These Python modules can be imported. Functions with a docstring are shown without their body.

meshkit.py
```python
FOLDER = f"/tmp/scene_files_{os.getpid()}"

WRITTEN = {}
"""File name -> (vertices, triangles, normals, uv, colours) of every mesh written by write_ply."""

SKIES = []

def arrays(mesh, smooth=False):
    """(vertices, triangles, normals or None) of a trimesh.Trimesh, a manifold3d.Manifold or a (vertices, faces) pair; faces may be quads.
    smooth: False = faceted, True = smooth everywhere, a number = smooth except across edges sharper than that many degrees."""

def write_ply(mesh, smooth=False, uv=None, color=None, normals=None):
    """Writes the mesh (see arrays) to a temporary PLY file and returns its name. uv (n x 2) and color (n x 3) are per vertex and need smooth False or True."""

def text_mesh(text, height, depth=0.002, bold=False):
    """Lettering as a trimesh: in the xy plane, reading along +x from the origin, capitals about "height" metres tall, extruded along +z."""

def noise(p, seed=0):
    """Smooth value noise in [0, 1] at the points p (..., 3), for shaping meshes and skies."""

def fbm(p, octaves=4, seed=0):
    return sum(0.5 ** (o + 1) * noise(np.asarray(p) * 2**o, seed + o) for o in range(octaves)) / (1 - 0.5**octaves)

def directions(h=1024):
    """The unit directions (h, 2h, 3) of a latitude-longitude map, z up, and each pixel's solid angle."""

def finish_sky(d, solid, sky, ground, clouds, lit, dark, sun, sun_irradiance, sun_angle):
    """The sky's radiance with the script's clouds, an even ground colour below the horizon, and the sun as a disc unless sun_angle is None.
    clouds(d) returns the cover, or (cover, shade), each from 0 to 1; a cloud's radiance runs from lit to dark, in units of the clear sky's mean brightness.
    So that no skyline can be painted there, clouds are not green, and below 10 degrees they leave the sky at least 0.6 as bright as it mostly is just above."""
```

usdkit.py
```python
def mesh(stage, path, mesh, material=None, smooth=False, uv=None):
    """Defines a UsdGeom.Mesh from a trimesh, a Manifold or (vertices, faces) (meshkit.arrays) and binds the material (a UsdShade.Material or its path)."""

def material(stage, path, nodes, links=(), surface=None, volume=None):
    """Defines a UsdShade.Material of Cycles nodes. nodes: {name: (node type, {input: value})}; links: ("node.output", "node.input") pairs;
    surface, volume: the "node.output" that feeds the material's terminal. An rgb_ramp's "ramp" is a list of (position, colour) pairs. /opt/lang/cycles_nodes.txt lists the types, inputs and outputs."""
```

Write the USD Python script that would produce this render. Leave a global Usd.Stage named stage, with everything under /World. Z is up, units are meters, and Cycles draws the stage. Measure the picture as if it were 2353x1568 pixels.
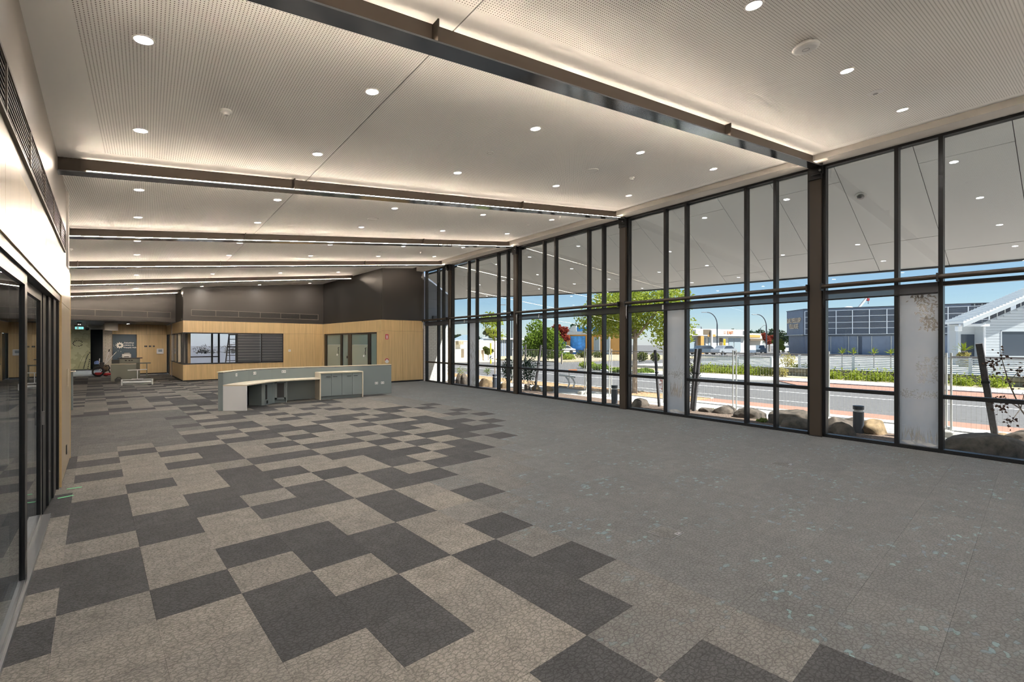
import math, random
import numpy as np, trimesh, usdkit, meshkit
from shapely.geometry import Polygon, LineString
from trimesh.transformations import rotation_matrix as RM
from pxr import Usd, UsdGeom, UsdLux, UsdShade, Gf, Sdf
random.seed(7); rng = np.random.default_rng(7)
stage = Usd.Stage.CreateInMemory()
UsdGeom.SetStageUpAxis(stage, 'Z'); UsdGeom.SetStageMetersPerUnit(stage, 1.0)
UsdGeom.Xform.Define(stage, '/World')

# ---------------------------------------------------------------- camera, sky, sun, exposure
EYE, FPX, YAW = 1.832, 1081.0, 0.6607
cam = UsdGeom.Camera.Define(stage, '/World/camera')
cam.CreateHorizontalApertureAttr(36.0); cam.CreateFocalLengthAttr(36.0 * FPX / 2353)
cam.CreateVerticalApertureOffsetAttr(36.0 * 5.5 / 2353)
_f = np.array([math.sin(YAW), math.cos(YAW), 0]); _r = np.array([math.cos(YAW), -math.sin(YAW), 0])
cam.AddTransformOp().Set(Gf.Matrix4d(*_r, 0, 0, 0, 1, 0, *(-_f), 0, 0, 0, EYE, 1))
cam.CreateExposureAttr(0.2)
SUN_AZ, SUN_EL = math.radians(148), math.radians(52)          # clockwise from +Y
usdkit.material(stage, '/World/Looks/sky_air', {
    "s": ("sky_texture", {"sky_type": "multiple_scattering", "sun_disc": False, "sun_elevation": SUN_EL, "sun_rotation": SUN_AZ, "air_density": 1.0, "aerosol_density": 0.6}),
    "b": ("background_shader", {"strength": 0.053})}, [("s.color", "b.color")], surface="b.background")
sky = UsdLux.DomeLight.Define(stage, '/World/sky'); sky.CreateIntensityAttr(1.0)
UsdShade.MaterialBindingAPI.Apply(sky.GetPrim()).Bind(UsdShade.Material.Get(stage, '/World/Looks/sky_air'))
sun = UsdLux.DistantLight.Define(stage, '/World/sun')
sun.CreateAngleAttr(0.53); sun.CreateNormalizeAttr(True); sun.CreateIntensityAttr(3.1); sun.CreateColorAttr(Gf.Vec3f(1.0, 0.95, 0.88))
_d = np.array([math.sin(SUN_AZ) * math.cos(SUN_EL), math.cos(SUN_AZ) * math.cos(SUN_EL), math.sin(SUN_EL)])
_x = np.cross([0, 0, 1], _d); _x /= np.linalg.norm(_x); _y = np.cross(_d, _x)
sun.AddTransformOp().Set(Gf.Matrix4d(*_x, 0, *_y, 0, *_d, 0, 0, 0, 0, 1))
LED_POWER, DOWN_POWER = 400.0, 1100.0

# ---------------------------------------------------------------- helpers
def P(px, depth):                                             # ground position seen in picture column px at a camera depth
    a = (px - 1176.5) / FPX
    return (_f + a * _r)[:2] * depth
def PY(px, Y):                                                # the same at a given world Y
    a = (px - 1176.5) / FPX; d = (_f + a * _r)[:2]
    return d[0] * Y / d[1]
_n = {}
def numbered(parent, name):
    k = (parent, name); i = _n.get(k, -1) + 1; _n[k] = i
    return f'{parent}/{name}' + (f'_{i:03d}' if i else '')
def cd(path, **kw):
    p = stage.GetPrimAtPath(path)
    for k, v in kw.items():
        if v: p.SetCustomDataByKey({'cat': 'category'}.get(k, k), v)
    return path
def thing(name, label=None, cat=None, loc=(0, 0, 0), rot=0.0, group=None, kind=None):
    path = numbered('/World', name)
    x = UsdGeom.Xform.Define(stage, path); x.AddTranslateOp().Set(Gf.Vec3d(*map(float, loc))); x.AddRotateZOp().Set(math.degrees(rot))
    return cd(path, label=label, cat=cat, group=group, kind=kind)
def sub(parent, name, label=None):                            # a part that is itself made of pieces
    path = numbered(parent, name); UsdGeom.Xform.Define(stage, path)
    return cd(path, label=label)
def obj(name, mesh, m, parent='/World', label=None, cat=None, group=None, kind=None, smooth=False, tone=None):
    path = numbered(parent, name)
    g = usdkit.mesh(stage, path, mesh, MATS[m], smooth=smooth)
    if tone is not None:
        tone = np.asarray(tone, np.float32)
        pv = UsdGeom.PrimvarsAPI(g).CreatePrimvar('tone', Sdf.ValueTypeNames.Color3fArray, 'constant' if tone.ndim == 1 else 'uniform')
        pv.Set([Gf.Vec3f(*map(float, t)) for t in np.atleast_2d(tone)])
    return cd(path, label=label, cat=cat, group=group, kind=kind)
def dup(src, loc, rot=0.0, label=None, group=None, cat=None, scale=None):
    name = src.split('/')[-1]
    if name[-4:-3] == '_' and name[-3:].isdigit(): name = name[:-4]
    path = numbered('/World', name)
    x = UsdGeom.Xform.Define(stage, path); p = x.GetPrim()
    p.GetReferences().AddInternalReference(src); p.SetInstanceable(True)
    x.ClearXformOpOrder(); x.AddTranslateOp().Set(Gf.Vec3d(*map(float, loc))); x.AddRotateZOp().Set(math.degrees(rot))
    if scale: x.AddScaleOp().Set(Gf.Vec3f(*scale))
    return cd(path, label=label, group=group, cat=cat)
cat_ = trimesh.util.concatenate
def bx(x0, x1, y0, y1, z0, z1):
    m = trimesh.creation.box([abs(x1 - x0), abs(y1 - y0), abs(z1 - z0)]); m.apply_translation([(x0 + x1) / 2, (y0 + y1) / 2, (z0 + z1) / 2]); return m
def rbx(x0, x1, y0, y1, z0, z1, c=0.006):                     # box with chamfered edges
    import manifold3d as mf
    pts = []
    lo, hi = np.array([x0, y0, z0]), np.array([x1, y1, z1])
    for sx in (0, 1):
        for sy in (0, 1):
            for sz in (0, 1):
                s = np.array([sx, sy, sz]); p = np.where(s, hi, lo).astype(float); q = np.where(s, -1, 1)
                for k in range(3):
                    r = p.copy()
                    for a in range(3):
                        if a != k: r[a] += q[a] * c
                    pts.append(r)
    h = trimesh.convex.convex_hull(np.array(pts)); return h
def bar(p0, p1, w, h, up=(0, 0, 1)):                          # rectangular bar between two points
    p0, p1 = np.array(p0, float), np.array(p1, float); d = p1 - p0; L = np.linalg.norm(d); d /= L
    u = np.array(up, float)
    if abs(u @ d) > 0.98: u = np.array([1.0, 0, 0])
    s = np.cross(d, u); s /= np.linalg.norm(s); u = np.cross(s, d)
    m = trimesh.creation.box([w, L, h]); M = np.eye(4); M[:3, 0], M[:3, 1], M[:3, 2], M[:3, 3] = s, d, u, (p0 + p1) / 2
    m.apply_transform(M); return m
def tube(pts, r, n=8, cap=True):
    pts = np.array(pts, float); rr = np.broadcast_to(np.asarray(r, float), (len(pts),)); V, Fc = [], []
    t = np.gradient(pts, axis=0); t /= np.linalg.norm(t, axis=1, keepdims=True)
    u = np.cross(t[0], [0.3, 0.2, 0.93]); u /= np.linalg.norm(u)
    for i, p in enumerate(pts):
        u = u - (u @ t[i]) * t[i]; u /= np.linalg.norm(u); w = np.cross(t[i], u)
        for k in range(n):
            a = 2 * math.pi * k / n; V.append(p + rr[i] * (math.cos(a) * u + math.sin(a) * w))
    for i in range(len(pts) - 1):
        for k in range(n):
            a, b = i * n + k, i * n + (k + 1) % n; Fc += [[a, b, b + n], [a, b + n, a + n]]
    if cap:
        V += [pts[0], pts[-1]]; c0, c1 = len(V) - 2, len(V) - 1; o = (len(pts) - 1) * n
        for k in range(n): Fc += [[c0, (k + 1) % n, k], [c1, o + k, o + (k + 1) % n]]
    return trimesh.Trimesh(V, Fc, process=False)
def lathe(prof, n=24):                                        # (radius, z) profile
    m = trimesh.creation.revolve(np.array(prof, float), sections=n); return m
def prism(poly, z0, z1):
    p = poly if hasattr(poly, 'exterior') else Polygon(poly)
    m = trimesh.creation.extrude_polygon(p, z1 - z0, engine='earcut'); m.apply_translation([0, 0, z0]); return m
def mv(m, loc=(0, 0, 0), rz=0.0, rx=0.0, ry=0.0):
    m = m.copy()
    if rx: m.apply_transform(RM(rx, [1, 0, 0]))
    if ry: m.apply_transform(RM(ry, [0, 1, 0]))
    if rz: m.apply_transform(RM(rz, [0, 0, 1]))
    m.apply_translation(loc); return m
def SH(m):                                                    # the glazed wall leans 0.7 degrees off the Y axis
    m = m.copy(); m.vertices[:, 0] += 10.49 + 0.012 * (m.vertices[:, 1] - 3.66); return m
def blob(sx, sy, sz, seed, amp=0.25, f=1.6, sub_=3):          # a boulder
    m = trimesh.creation.icosphere(sub_); v = m.vertices
    v *= (1 + amp * (meshkit.fbm(v * f + seed * 7.3, 3, seed) * 2 - 1))[:, None]
    r = np.random.default_rng(seed)
    for _ in range(9):                                        # flat broken facets
        d = r.normal(size=3); d /= np.linalg.norm(d); h = v @ d; c = r.uniform(.62, .86); v -= np.outer(np.maximum(h - c, 0) * .85, d)
    v[:, 2] = np.maximum(v[:, 2], -0.35); m.vertices = v * [sx, sy, sz]; return m

# ---------------------------------------------------------------- materials
MATS = {}
def mat(name, nodes, links, surface): MATS[name] = usdkit.material(stage, '/World/Looks/' + name, nodes, links, surface=surface)
def pm(name, col, rough=0.5, metal=0.0, spec=0.5, noise=None, bump=None, coat=0.0):
    nodes = {"p": ("principled_bsdf", {"base_color": col, "roughness": rough, "metallic": metal, "specular_ior_level": spec, "coat_weight": coat})}; links = []
    if noise:                                                 # (scale, amount) or (scale, amount, (sx,sy,sz))
        nodes |= {"tc": ("texture_coordinate", {}), "mp": ("mapping", {"scale": noise[2] if len(noise) > 2 else (1, 1, 1)}),
                  "n": ("noise_texture", {"scale": noise[0], "detail": 4.0, "roughness": 0.6}),
                  "r": ("rgb_ramp", {"ramp": [(0.3, tuple(c * (1 - noise[1]) for c in col)), (0.7, tuple(min(1, c * (1 + noise[1])) for c in col))]})}
        links += [("tc.object", "mp.vector"), ("mp.vector", "n.vector"), ("n.fac", "r.fac"), ("r.color", "p.base_color")]
        if bump:
            nodes["b"] = ("bump", {"strength": bump, "distance": 0.01}); links += [("n.fac", "b.height"), ("b.normal", "p.normal")]
    mat(name, nodes, links, "p.BSDF")
pm('ceiling_white', (0.88, 0.87, 0.85), 0.7)
pm('plaster', (0.60, 0.57, 0.53), 0.6)
pm('plaster_taupe', (0.028, 0.024, 0.021), 0.45)
pm('steel_bronze', (0.050, 0.040, 0.031), 0.45, 0.0, 0.35)
pm('steel_gloss', (0.26, 0.28, 0.31), 0.13, 1.0)
pm('frame_black', (0.013, 0.014, 0.016), 0.36, 0.0, 0.35)
pm('frame_alu', (0.42, 0.43, 0.44), 0.3, 0.9)
pm('wood', (0.64, 0.455, 0.225), 0.34, noise=(9.0, 0.13, (1.6, 1.6, 0.07)))
pm('wood_edge', (0.5, 0.36, 0.2), 0.5)
pm('laminate_grey', (0.225, 0.265, 0.27), 0.42)
pm('laminate_cream', (0.74, 0.66, 0.52), 0.42)
pm('laminate_white', (0.80, 0.80, 0.80), 0.4)
pm('laminate_olive', (0.19, 0.20, 0.165), 0.45)
pm('black', (0.014, 0.014, 0.015), 0.45)
pm('dark', (0.035, 0.035, 0.036), 0.6)
pm('grille_dark', (0.018, 0.016, 0.014), 0.45); pm('grille_frame', (0.15, 0.13, 0.11), 0.45)
pm('white_plastic', (0.78, 0.78, 0.78), 0.35)
pm('white_paint', (0.80, 0.79, 0.76), 0.5)
pm('grey_metal', (0.30, 0.30, 0.31), 0.35, 0.6)
pm('fence_white', (0.74, 0.75, 0.77), 0.55)
pm('fence_steel', (0.66, 0.66, 0.64), 0.45, 0.2)
pm('red', (0.46, 0.03, 0.035), 0.5)
pm('sign_red', (0.55, 0.06, 0.11), 0.5)
pm('blue_cloth', (0.16, 0.26, 0.55), 0.8)
pm('asphalt', (0.125, 0.12, 0.122), 0.9, noise=(9.0, 0.16), bump=0.2)
pm('concrete', (0.48, 0.46, 0.43), 0.85, noise=(3.0, 0.10))
pm('kerb', (0.48, 0.47, 0.44), 0.85, noise=(3.0, 0.08))
pm('red_paving', (0.36, 0.175, 0.125), 0.9, noise=(7.0, 0.12))
pm('mulch', (0.15, 0.105, 0.08), 0.95, noise=(26.0, 0.85), bump=1.0)
pm('dry_mulch', (0.42, 0.25, 0.13), 0.95, noise=(18.0, 0.5), bump=0.8)
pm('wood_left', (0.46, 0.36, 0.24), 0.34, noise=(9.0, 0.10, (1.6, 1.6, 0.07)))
pm('soil_far', (0.36, 0.30, 0.20), 0.95, noise=(2.5, 0.35))
pm('grass', (0.14, 0.20, 0.05), 0.9, noise=(3.0, 0.5))
pm('rock', (0.095, 0.075, 0.06), 0.9, noise=(7.0, 0.6), bump=1.0)
pm('rock_tan', (0.26, 0.18, 0.10), 0.9, noise=(7.0, 0.5), bump=1.0)
pm('stone_wall', (0.33, 0.27, 0.17), 0.9, noise=(4.0, 0.5), bump=0.8)
pm('bark', (0.30, 0.25, 0.20), 0.9, noise=(12.0, 0.4, (1, 1, 0.25)), bump=0.6)
pm('bark_dark', (0.09, 0.07, 0.055), 0.9)
pm('stake', (0.075, 0.07, 0.075), 0.8, noise=(20.0, 0.3))
pm('clad_grey', (0.17, 0.20, 0.26), 0.6, noise=(1.5, 0.08))
pm('clad_dark', (0.055, 0.062, 0.075), 0.55)
pm('window_dark', (0.06, 0.075, 0.10), 0.12)
pm('house_white', (0.50, 0.53, 0.56), 0.6)
pm('roof_white', (0.78, 0.78, 0.77), 0.45)
pm('roof_blue', (0.20, 0.27, 0.32), 0.5)
pm('render_cream', (0.74, 0.68, 0.57), 0.75)
pm('shop_white', (0.80, 0.77, 0.70), 0.6)
pm('shop_orange', (0.58, 0.30, 0.08), 0.6)
pm('orange_sign', (0.75, 0.25, 0.10), 0.5)
pm('shop_blue', (0.05, 0.26, 0.62), 0.4, noise=(1.2, 0.5))
pm('glass_far', (0.30, 0.36, 0.40), 0.15)
pm('yellow', (0.80, 0.58, 0.02), 0.5)
pm('car_silver', (0.50, 0.53, 0.57), 0.25, 0.4)
pm('car_white', (0.78, 0.78, 0.78), 0.3)
pm('car_dark', (0.12, 0.16, 0.20), 0.25)
pm('rubber', (0.02, 0.02, 0.02), 0.7)
pm('skin', (0.42, 0.25, 0.18), 0.6)
pm('gold_letter', (0.70, 0.52, 0.36), 0.5)
pm('navy_panel', (0.035, 0.07, 0.10), 0.45)
pm('art_green', (0.50, 0.49, 0.28), 0.7)
pm('art_pale', (0.62, 0.61, 0.38), 0.7)
pm('art_dot', (0.02, 0.02, 0.02), 0.7)
pm('vinyl', (0.38, 0.43, 0.50), 0.3)
pm('deep_teal', (0.02, 0.04, 0.045), 0.5)
pm('brick_pale', (0.62, 0.58, 0.52), 0.85, noise=(30.0, 0.15))
pm('brick_white', (0.66, 0.65, 0.62), 0.85, noise=(30.0, 0.12))
pm('mortar', (0.36, 0.33, 0.28), 0.95)
pm('bollard', (0.055, 0.065, 0.085), 0.45)
pm('soffit_white', (0.82, 0.84, 0.86), 0.6)
pm('flower', (0.55, 0.15, 0.2), 0.7)
pm('print_grey', (0.50, 0.51, 0.50), 0.8)
pm('print_brown', (0.46, 0.43, 0.39), 0.8)
pm('print_pale', (0.55, 0.57, 0.58), 0.8)
pm('tape_green', (0.15, 0.55, 0.25), 0.6)
pm('timber_shade', (0.16, 0.12, 0.08), 0.6)
def emit(name, col, s): mat(name, {"e": ("emission", {"color": col, "strength": s})}, [], "e.emission")
mat('led', {"lw": ("layer_weight", {"blend": 0.5}), "c": ("math", {"math_type": "subtract", "value1": 1.0}), "pw": ("math", {"math_type": "power", "value2": 9.0}), "k": ("math", {"math_type": "multiply_add", "value2": LED_POWER, "value3": 6.0}), "e": ("emission", {"color": (1.0, 0.82, 0.64)})},
    [("lw.facing", "c.value2"), ("c.value", "pw.value1"), ("pw.value", "k.value1"), ("k.value", "e.strength")], "e.emission"); mat('downlight_glow', {"lw": ("layer_weight", {"blend": 0.5}), "c": ("math", {"math_type": "subtract", "value1": 1.0}), "pw": ("math", {"math_type": "power", "value2": 2.2}), "k": ("math", {"math_type": "multiply_add", "value2": DOWN_POWER, "value3": 20.0}), "e": ("emission", {"color": (1.0, 0.955, 0.90)})},
    [("lw.facing", "c.value2"), ("c.value", "pw.value1"), ("pw.value", "k.value1"), ("k.value", "e.strength")], "e.emission"); emit('exit_glow', (0.25, 0.85, 0.80), 1.2)
def leaf(name, c1, c2, tr=0.45):
    mat(name, {"g": ("geometry", {}), "r": ("rgb_ramp", {"ramp": [(0.0, c1), (1.0, c2)]}), "d": ("diffuse_bsdf", {}), "t": ("translucent_bsdf", {}), "m": ("mix_closure", {"fac": tr})},
        [("g.random_per_island", "r.fac"), ("r.color", "d.color"), ("r.color", "t.color"), ("d.BSDF", "m.closure1"), ("t.BSDF", "m.closure2")], "m.closure")
leaf('leaf_green', (0.19, 0.27, 0.04), (0.55, 0.58, 0.12)); leaf('leaf_lime', (0.34, 0.40, 0.06), (0.74, 0.72, 0.18)); leaf('leaf_dark', (0.015, 0.03, 0.02), (0.05, 0.075, 0.04))
leaf('leaf_red', (0.30, 0.06, 0.04), (0.50, 0.22, 0.16)); leaf('leaf_olive', (0.12, 0.14, 0.03), (0.33, 0.32, 0.08)); leaf('leaf_far', (0.05, 0.085, 0.05), (0.12, 0.16, 0.10)); leaf('leaf_brown', (0.04, 0.025, 0.02), (0.12, 0.07, 0.05))
leaf('leaf_straw', (0.45, 0.40, 0.15), (0.68, 0.62, 0.30))
# panes: see-through with a mirror reflection that grows at grazing angles
mat('pane', {"t": ("transparent_bsdf", {"color": (0.93, 0.96, 0.96)}), "g": ("glossy_bsdf", {"color": (0.9, 0.95, 1.0), "roughness": 0.0}), "ge": ("geometry", {}), "ior": ("mix_float", {"a": 1.5, "b": 1 / 1.5}), "f": ("fresnel", {}), "m": ("mix_closure", {})},
    [("ge.backfacing", "ior.fac"), ("ior.result", "f.IOR"), ("f.fac", "m.fac"), ("t.BSDF", "m.closure1"), ("g.BSDF", "m.closure2")], "m.closure")
mat('blind_mesh', {"t": ("transparent_bsdf", {"color": (0.8, 0.8, 0.8)}), "d": ("diffuse_bsdf", {"color": (0.12, 0.12, 0.13)}), "m": ("mix_closure", {"fac": 0.55})},
    [("t.BSDF", "m.closure1"), ("d.BSDF", "m.closure2")], "m.closure")
mat('frost', {"n": ("noise_texture", {"scale": 2.0, "detail": 3.0}), "r": ("rgb_ramp", {"ramp": [(0.35, (0.86, 0.90, 0.93)), (0.65, (0.93, 0.95, 0.96))]}), "d": ("diffuse_bsdf", {}), "t": ("translucent_bsdf", {}), "m": ("mix_closure", {"fac": 0.8}), "g": ("glossy_bsdf", {"roughness": 0.12}), "f": ("fresnel", {"IOR": 1.45}), "m2": ("mix_closure", {})},
    [("n.fac", "r.fac"), ("r.color", "d.color"), ("r.color", "t.color"), ("d.BSDF", "m.closure1"), ("t.BSDF", "m.closure2"), ("f.fac", "m2.fac"), ("m.closure", "m2.closure1"), ("g.BSDF", "m2.closure2")], "m2.closure")
mat('frost_light', {"a": ("transparent_bsdf", {"color": (0.95, 0.97, 1.0)}), "t": ("translucent_bsdf", {"color": (0.93, 0.95, 0.97)}), "m": ("mix_closure", {"fac": 0.3})}, [("a.BSDF", "m.closure1"), ("t.BSDF", "m.closure2")], "m.closure")
mat('frost_green', {"d": ("diffuse_bsdf", {"color": (0.36, 0.40, 0.33)}), "g": ("glossy_bsdf", {"roughness": 0.1}), "f": ("fresnel", {"IOR": 1.4}), "m": ("mix_closure", {})},
    [("f.fac", "m.fac"), ("d.BSDF", "m.closure1"), ("g.BSDF", "m.closure2")], "m.closure")
mat('smoke_green', {"d": ("diffuse_bsdf", {"color": (0.20, 0.27, 0.25)}), "g": ("glossy_bsdf", {"roughness": 0.02}), "f": ("fresnel", {"IOR": 1.5}), "m": ("mix_closure", {})},
    [("f.fac", "m.fac"), ("d.BSDF", "m.closure1"), ("g.BSDF", "m.closure2")], "m.closure")
# perforated plasterboard: a square grid of small drilled holes
HP = 0.0255
mat('ceiling_perforated', {"g": ("geometry", {}), "s": ("vector_math", {"math_type": "scale", "scale": 1 / HP}), "fr": ("vector_math", {"math_type": "fraction"}), "x": ("separate_xyz", {}),
    "ax": ("math", {"math_type": "subtract", "value2": 0.5}), "ay": ("math", {"math_type": "subtract", "value2": 0.5}), "xx": ("math", {"math_type": "multiply"}), "yy": ("math", {"math_type": "multiply"}), "rr": ("math", {"math_type": "add"}),
    "lt": ("math", {"math_type": "less_than", "value2": 0.036}), "mx": ("mix", {"color1": (0.88, 0.87, 0.85), "color2": (0.10, 0.09, 0.08)}), "p": ("principled_bsdf", {"roughness": 0.75})},
    [("g.position", "s.vector1"), ("s.vector", "fr.vector1"), ("fr.vector", "x.vector"), ("x.x", "ax.value1"), ("x.y", "ay.value1"), ("ax.value", "xx.value1"), ("ax.value", "xx.value2"), ("ay.value", "yy.value1"), ("ay.value", "yy.value2"),
     ("xx.value", "rr.value1"), ("yy.value", "rr.value2"), ("rr.value", "lt.value1"), ("lt.value", "mx.fac"), ("mx.color", "p.base_color")], "p.BSDF")
# carpet: tone.r = lightness of the tile, tone.g = amount of teal flecks, tone.b = warmth; pebbled loops from a cell pattern
mat('carpet', {"a": ("attribute", {"attribute": "tone"}), "sp": ("separate_xyz", {}), "g": ("geometry", {}), "mp": ("mapping", {"scale": (22, 34, 1)}), "wob": ("noise_texture", {"scale": 24.0, "detail": 2.0}), "wsub": ("vector_math", {"math_type": "subtract", "vector2": (.5, .5, .5)}), "wadd": ("vector_math", {"math_type": "multiply_add", "vector2": (1.5, 1.5, 0)}),
    "nw": ("noise_texture", {"scale": 0.8, "detail": 2.0}), "ve": ("voronoi_texture", {"feature": "distance_to_edge", "dimensions": "2D", "scale": 1.0}), "vc": ("voronoi_texture", {"feature": "f1", "dimensions": "2D", "scale": 1.0}),
    "er": ("map_range", {"from_min": 0.0, "from_max": 0.22, "to_min": 0.62, "to_max": 1.08, "clamp": True}), "fine": ("noise_texture", {"scale": 110.0, "detail": 4.0, "roughness": 0.7}), "fr": ("map_range", {"from_min": 0.25, "from_max": 0.75, "to_min": 0.45, "to_max": 1.55, "clamp": True}),
    "pat": ("noise_texture", {"scale": 7.0, "detail": 3.0}), "pr": ("map_range", {"from_min": 0.3, "from_max": 0.7, "to_min": 0.84, "to_max": 1.14, "clamp": True}),
    "m1": ("math", {"math_type": "multiply"}), "m2": ("math", {"math_type": "multiply"}),
    "base": ("rgb_ramp", {"ramp": [(0.0, (0.038, 0.038, 0.040)), (0.5, (0.108, 0.105, 0.101)), (1.0, (0.225, 0.204, 0.176))]}),
    "mul": ("vector_math", {"math_type": "scale"}), "cs": ("separate_xyz", {}), "tg": ("math", {"math_type": "greater_than", "value2": 0.915}),
    "zone": ("noise_texture", {"scale": 1.6, "detail": 2.0}), "zr": ("map_range", {"from_min": 0.46, "from_max": 0.60, "clamp": True}), "t2": ("math", {"math_type": "multiply"}), "t3": ("math", {"math_type": "multiply"}), "t4": ("math", {"math_type": "multiply", "value2": 0.42}),
    "tcol": ("rgb_ramp", {"ramp": [(0.0, (0.10, 0.16, 0.22)), (0.55, (0.16, 0.30, 0.33)), (1.0, (0.24, 0.45, 0.43))]}), "mx": ("mix", {}), "shw": ("math", {"math_type": "multiply_add", "value2": 0.20, "value3": 0.02}), "bp": ("bump", {"strength": 0.5, "distance": 0.006}), "p": ("principled_bsdf", {"roughness": 0.72, "specular_ior_level": 0.2, "sheen_roughness": 0.45, "sheen_tint": (0.86, 0.95, 1.0)})},
    [("a.vector", "sp.vector"), ("g.position", "mp.vector"), ("g.position", "wob.vector"), ("wob.color", "wsub.vector1"), ("wsub.vector", "wadd.vector1"), ("mp.vector", "wadd.vector3"), ("wadd.vector", "ve.vector"), ("wadd.vector", "vc.vector"), ("ve.distance", "er.value"), ("g.position", "fine.vector"), ("fine.fac", "fr.value"), ("g.position", "pat.vector"), ("pat.fac", "pr.value"),
     ("er.result", "m1.value1"), ("fr.result", "m1.value2"), ("m1.value", "m2.value1"), ("pr.result", "m2.value2"), ("sp.x", "base.fac"), ("base.color", "mul.vector1"), ("m2.value", "mul.scale"),
     ("vc.color", "cs.vector"), ("cs.x", "tg.value1"), ("g.position", "zone.vector"), ("zone.fac", "zr.value"), ("tg.value", "t2.value1"), ("zr.result", "t2.value2"), ("t2.value", "t3.value1"), ("sp.y", "t3.value2"), ("t3.value", "t4.value1"),
     ("cs.y", "tcol.fac"), ("t4.value", "mx.fac"), ("mul.vector", "mx.color1"), ("tcol.color", "mx.color2"), ("mx.color", "p.base_color"), ("sp.y", "shw.value1"), ("shw.value", "p.sheen_weight"), ("m1.value", "bp.height"), ("bp.normal", "p.normal")], "p.BSDF")

# ================================================================ floor: carpet tiles 0.5 m, laid square to the left wall
PH, TX, TY = 0.0669, 0.0861, 3.4045
CP, SP = math.cos(PH), math.sin(PH)
def cell(i, j): return np.array([TX + .5 * (i * CP - j * SP), TY + .5 * (i * SP + j * CP)])
DARK = set()
for j, s in {-6: '5', -5: '4', -4: '3', -3: '4', -2: '2 4 5', -1: '1 2 4', 0: '1 3 5', 1: '-2 0 2 3', 2: '-1 1 2 4 6', 3: '-2 -1 4', 4: '0 2 3 5 6', 5: '-1 0 1 3 5 7 8', 6: '-1 1 2 4 6 8 9', 7: '-2 -1 2 3 6 7 9 11', 8: '-2 0 2 5 6 8 10', 9: '3 4 7 9 10 11 12',
             10: '-1 1 2 5 6 8 11 13', 11: '2 4 7 9 11 12', 12: '-2 -1 1 2 5 9 10 11 14', 13: '-2 0 3 4 6 8 11 13', 14: '2 4 5 6 9 10 14', 15: '2 3 5 7 8 10', 16: '4 8 9 11 13', 17: '3 4 6 11 12 14', 18: '7 10 2', 19: '3 4 6 9', 20: '4 5 8', 21: '2 5 6 9', 22: '3 6 7 10'}.items():
    for i in s.split(): DARK.add((int(i), j))
def tone_of(i, j):
    w = cell(i + .5, j + .5); r = random.Random(i * 977 + j * 131).random
    edge = 6.6 + 0.62 * max(-1, j) if j < 14 else 14.5
    v = (r() - .5)
    if (i, j) in DARK: return (0.12 + .10 * v, 0.0, 0)
    lobby = (j >= 14 and i <= (1 if j < 17 else 2) and j <= 24 and i > -8)
    if lobby and not (i == 0 and j == 14): return (0.52 + .12 * v, 0.0, 0)
    if j > 22 and i < edge: return ((0.12 if r() < .45 else 0.8) + .2 * (r() - .5), 0, 0)
    if i > edge or (j < 1 and i > 5) or (j == 1 and i > 6): return (0.47 + .12 * v, 1.0, 0)
    if i > edge - 2.5: return (0.66 + .2 * v, 0.45, 0)
    return (0.90 + .2 * v, 0.0, 0)
floor_ = thing('floor', kind='structure')
obj('slab', bx(-9, 10.72, -6, 50, -0.20, -0.012), 'concrete', floor_)
cells = []
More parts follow.
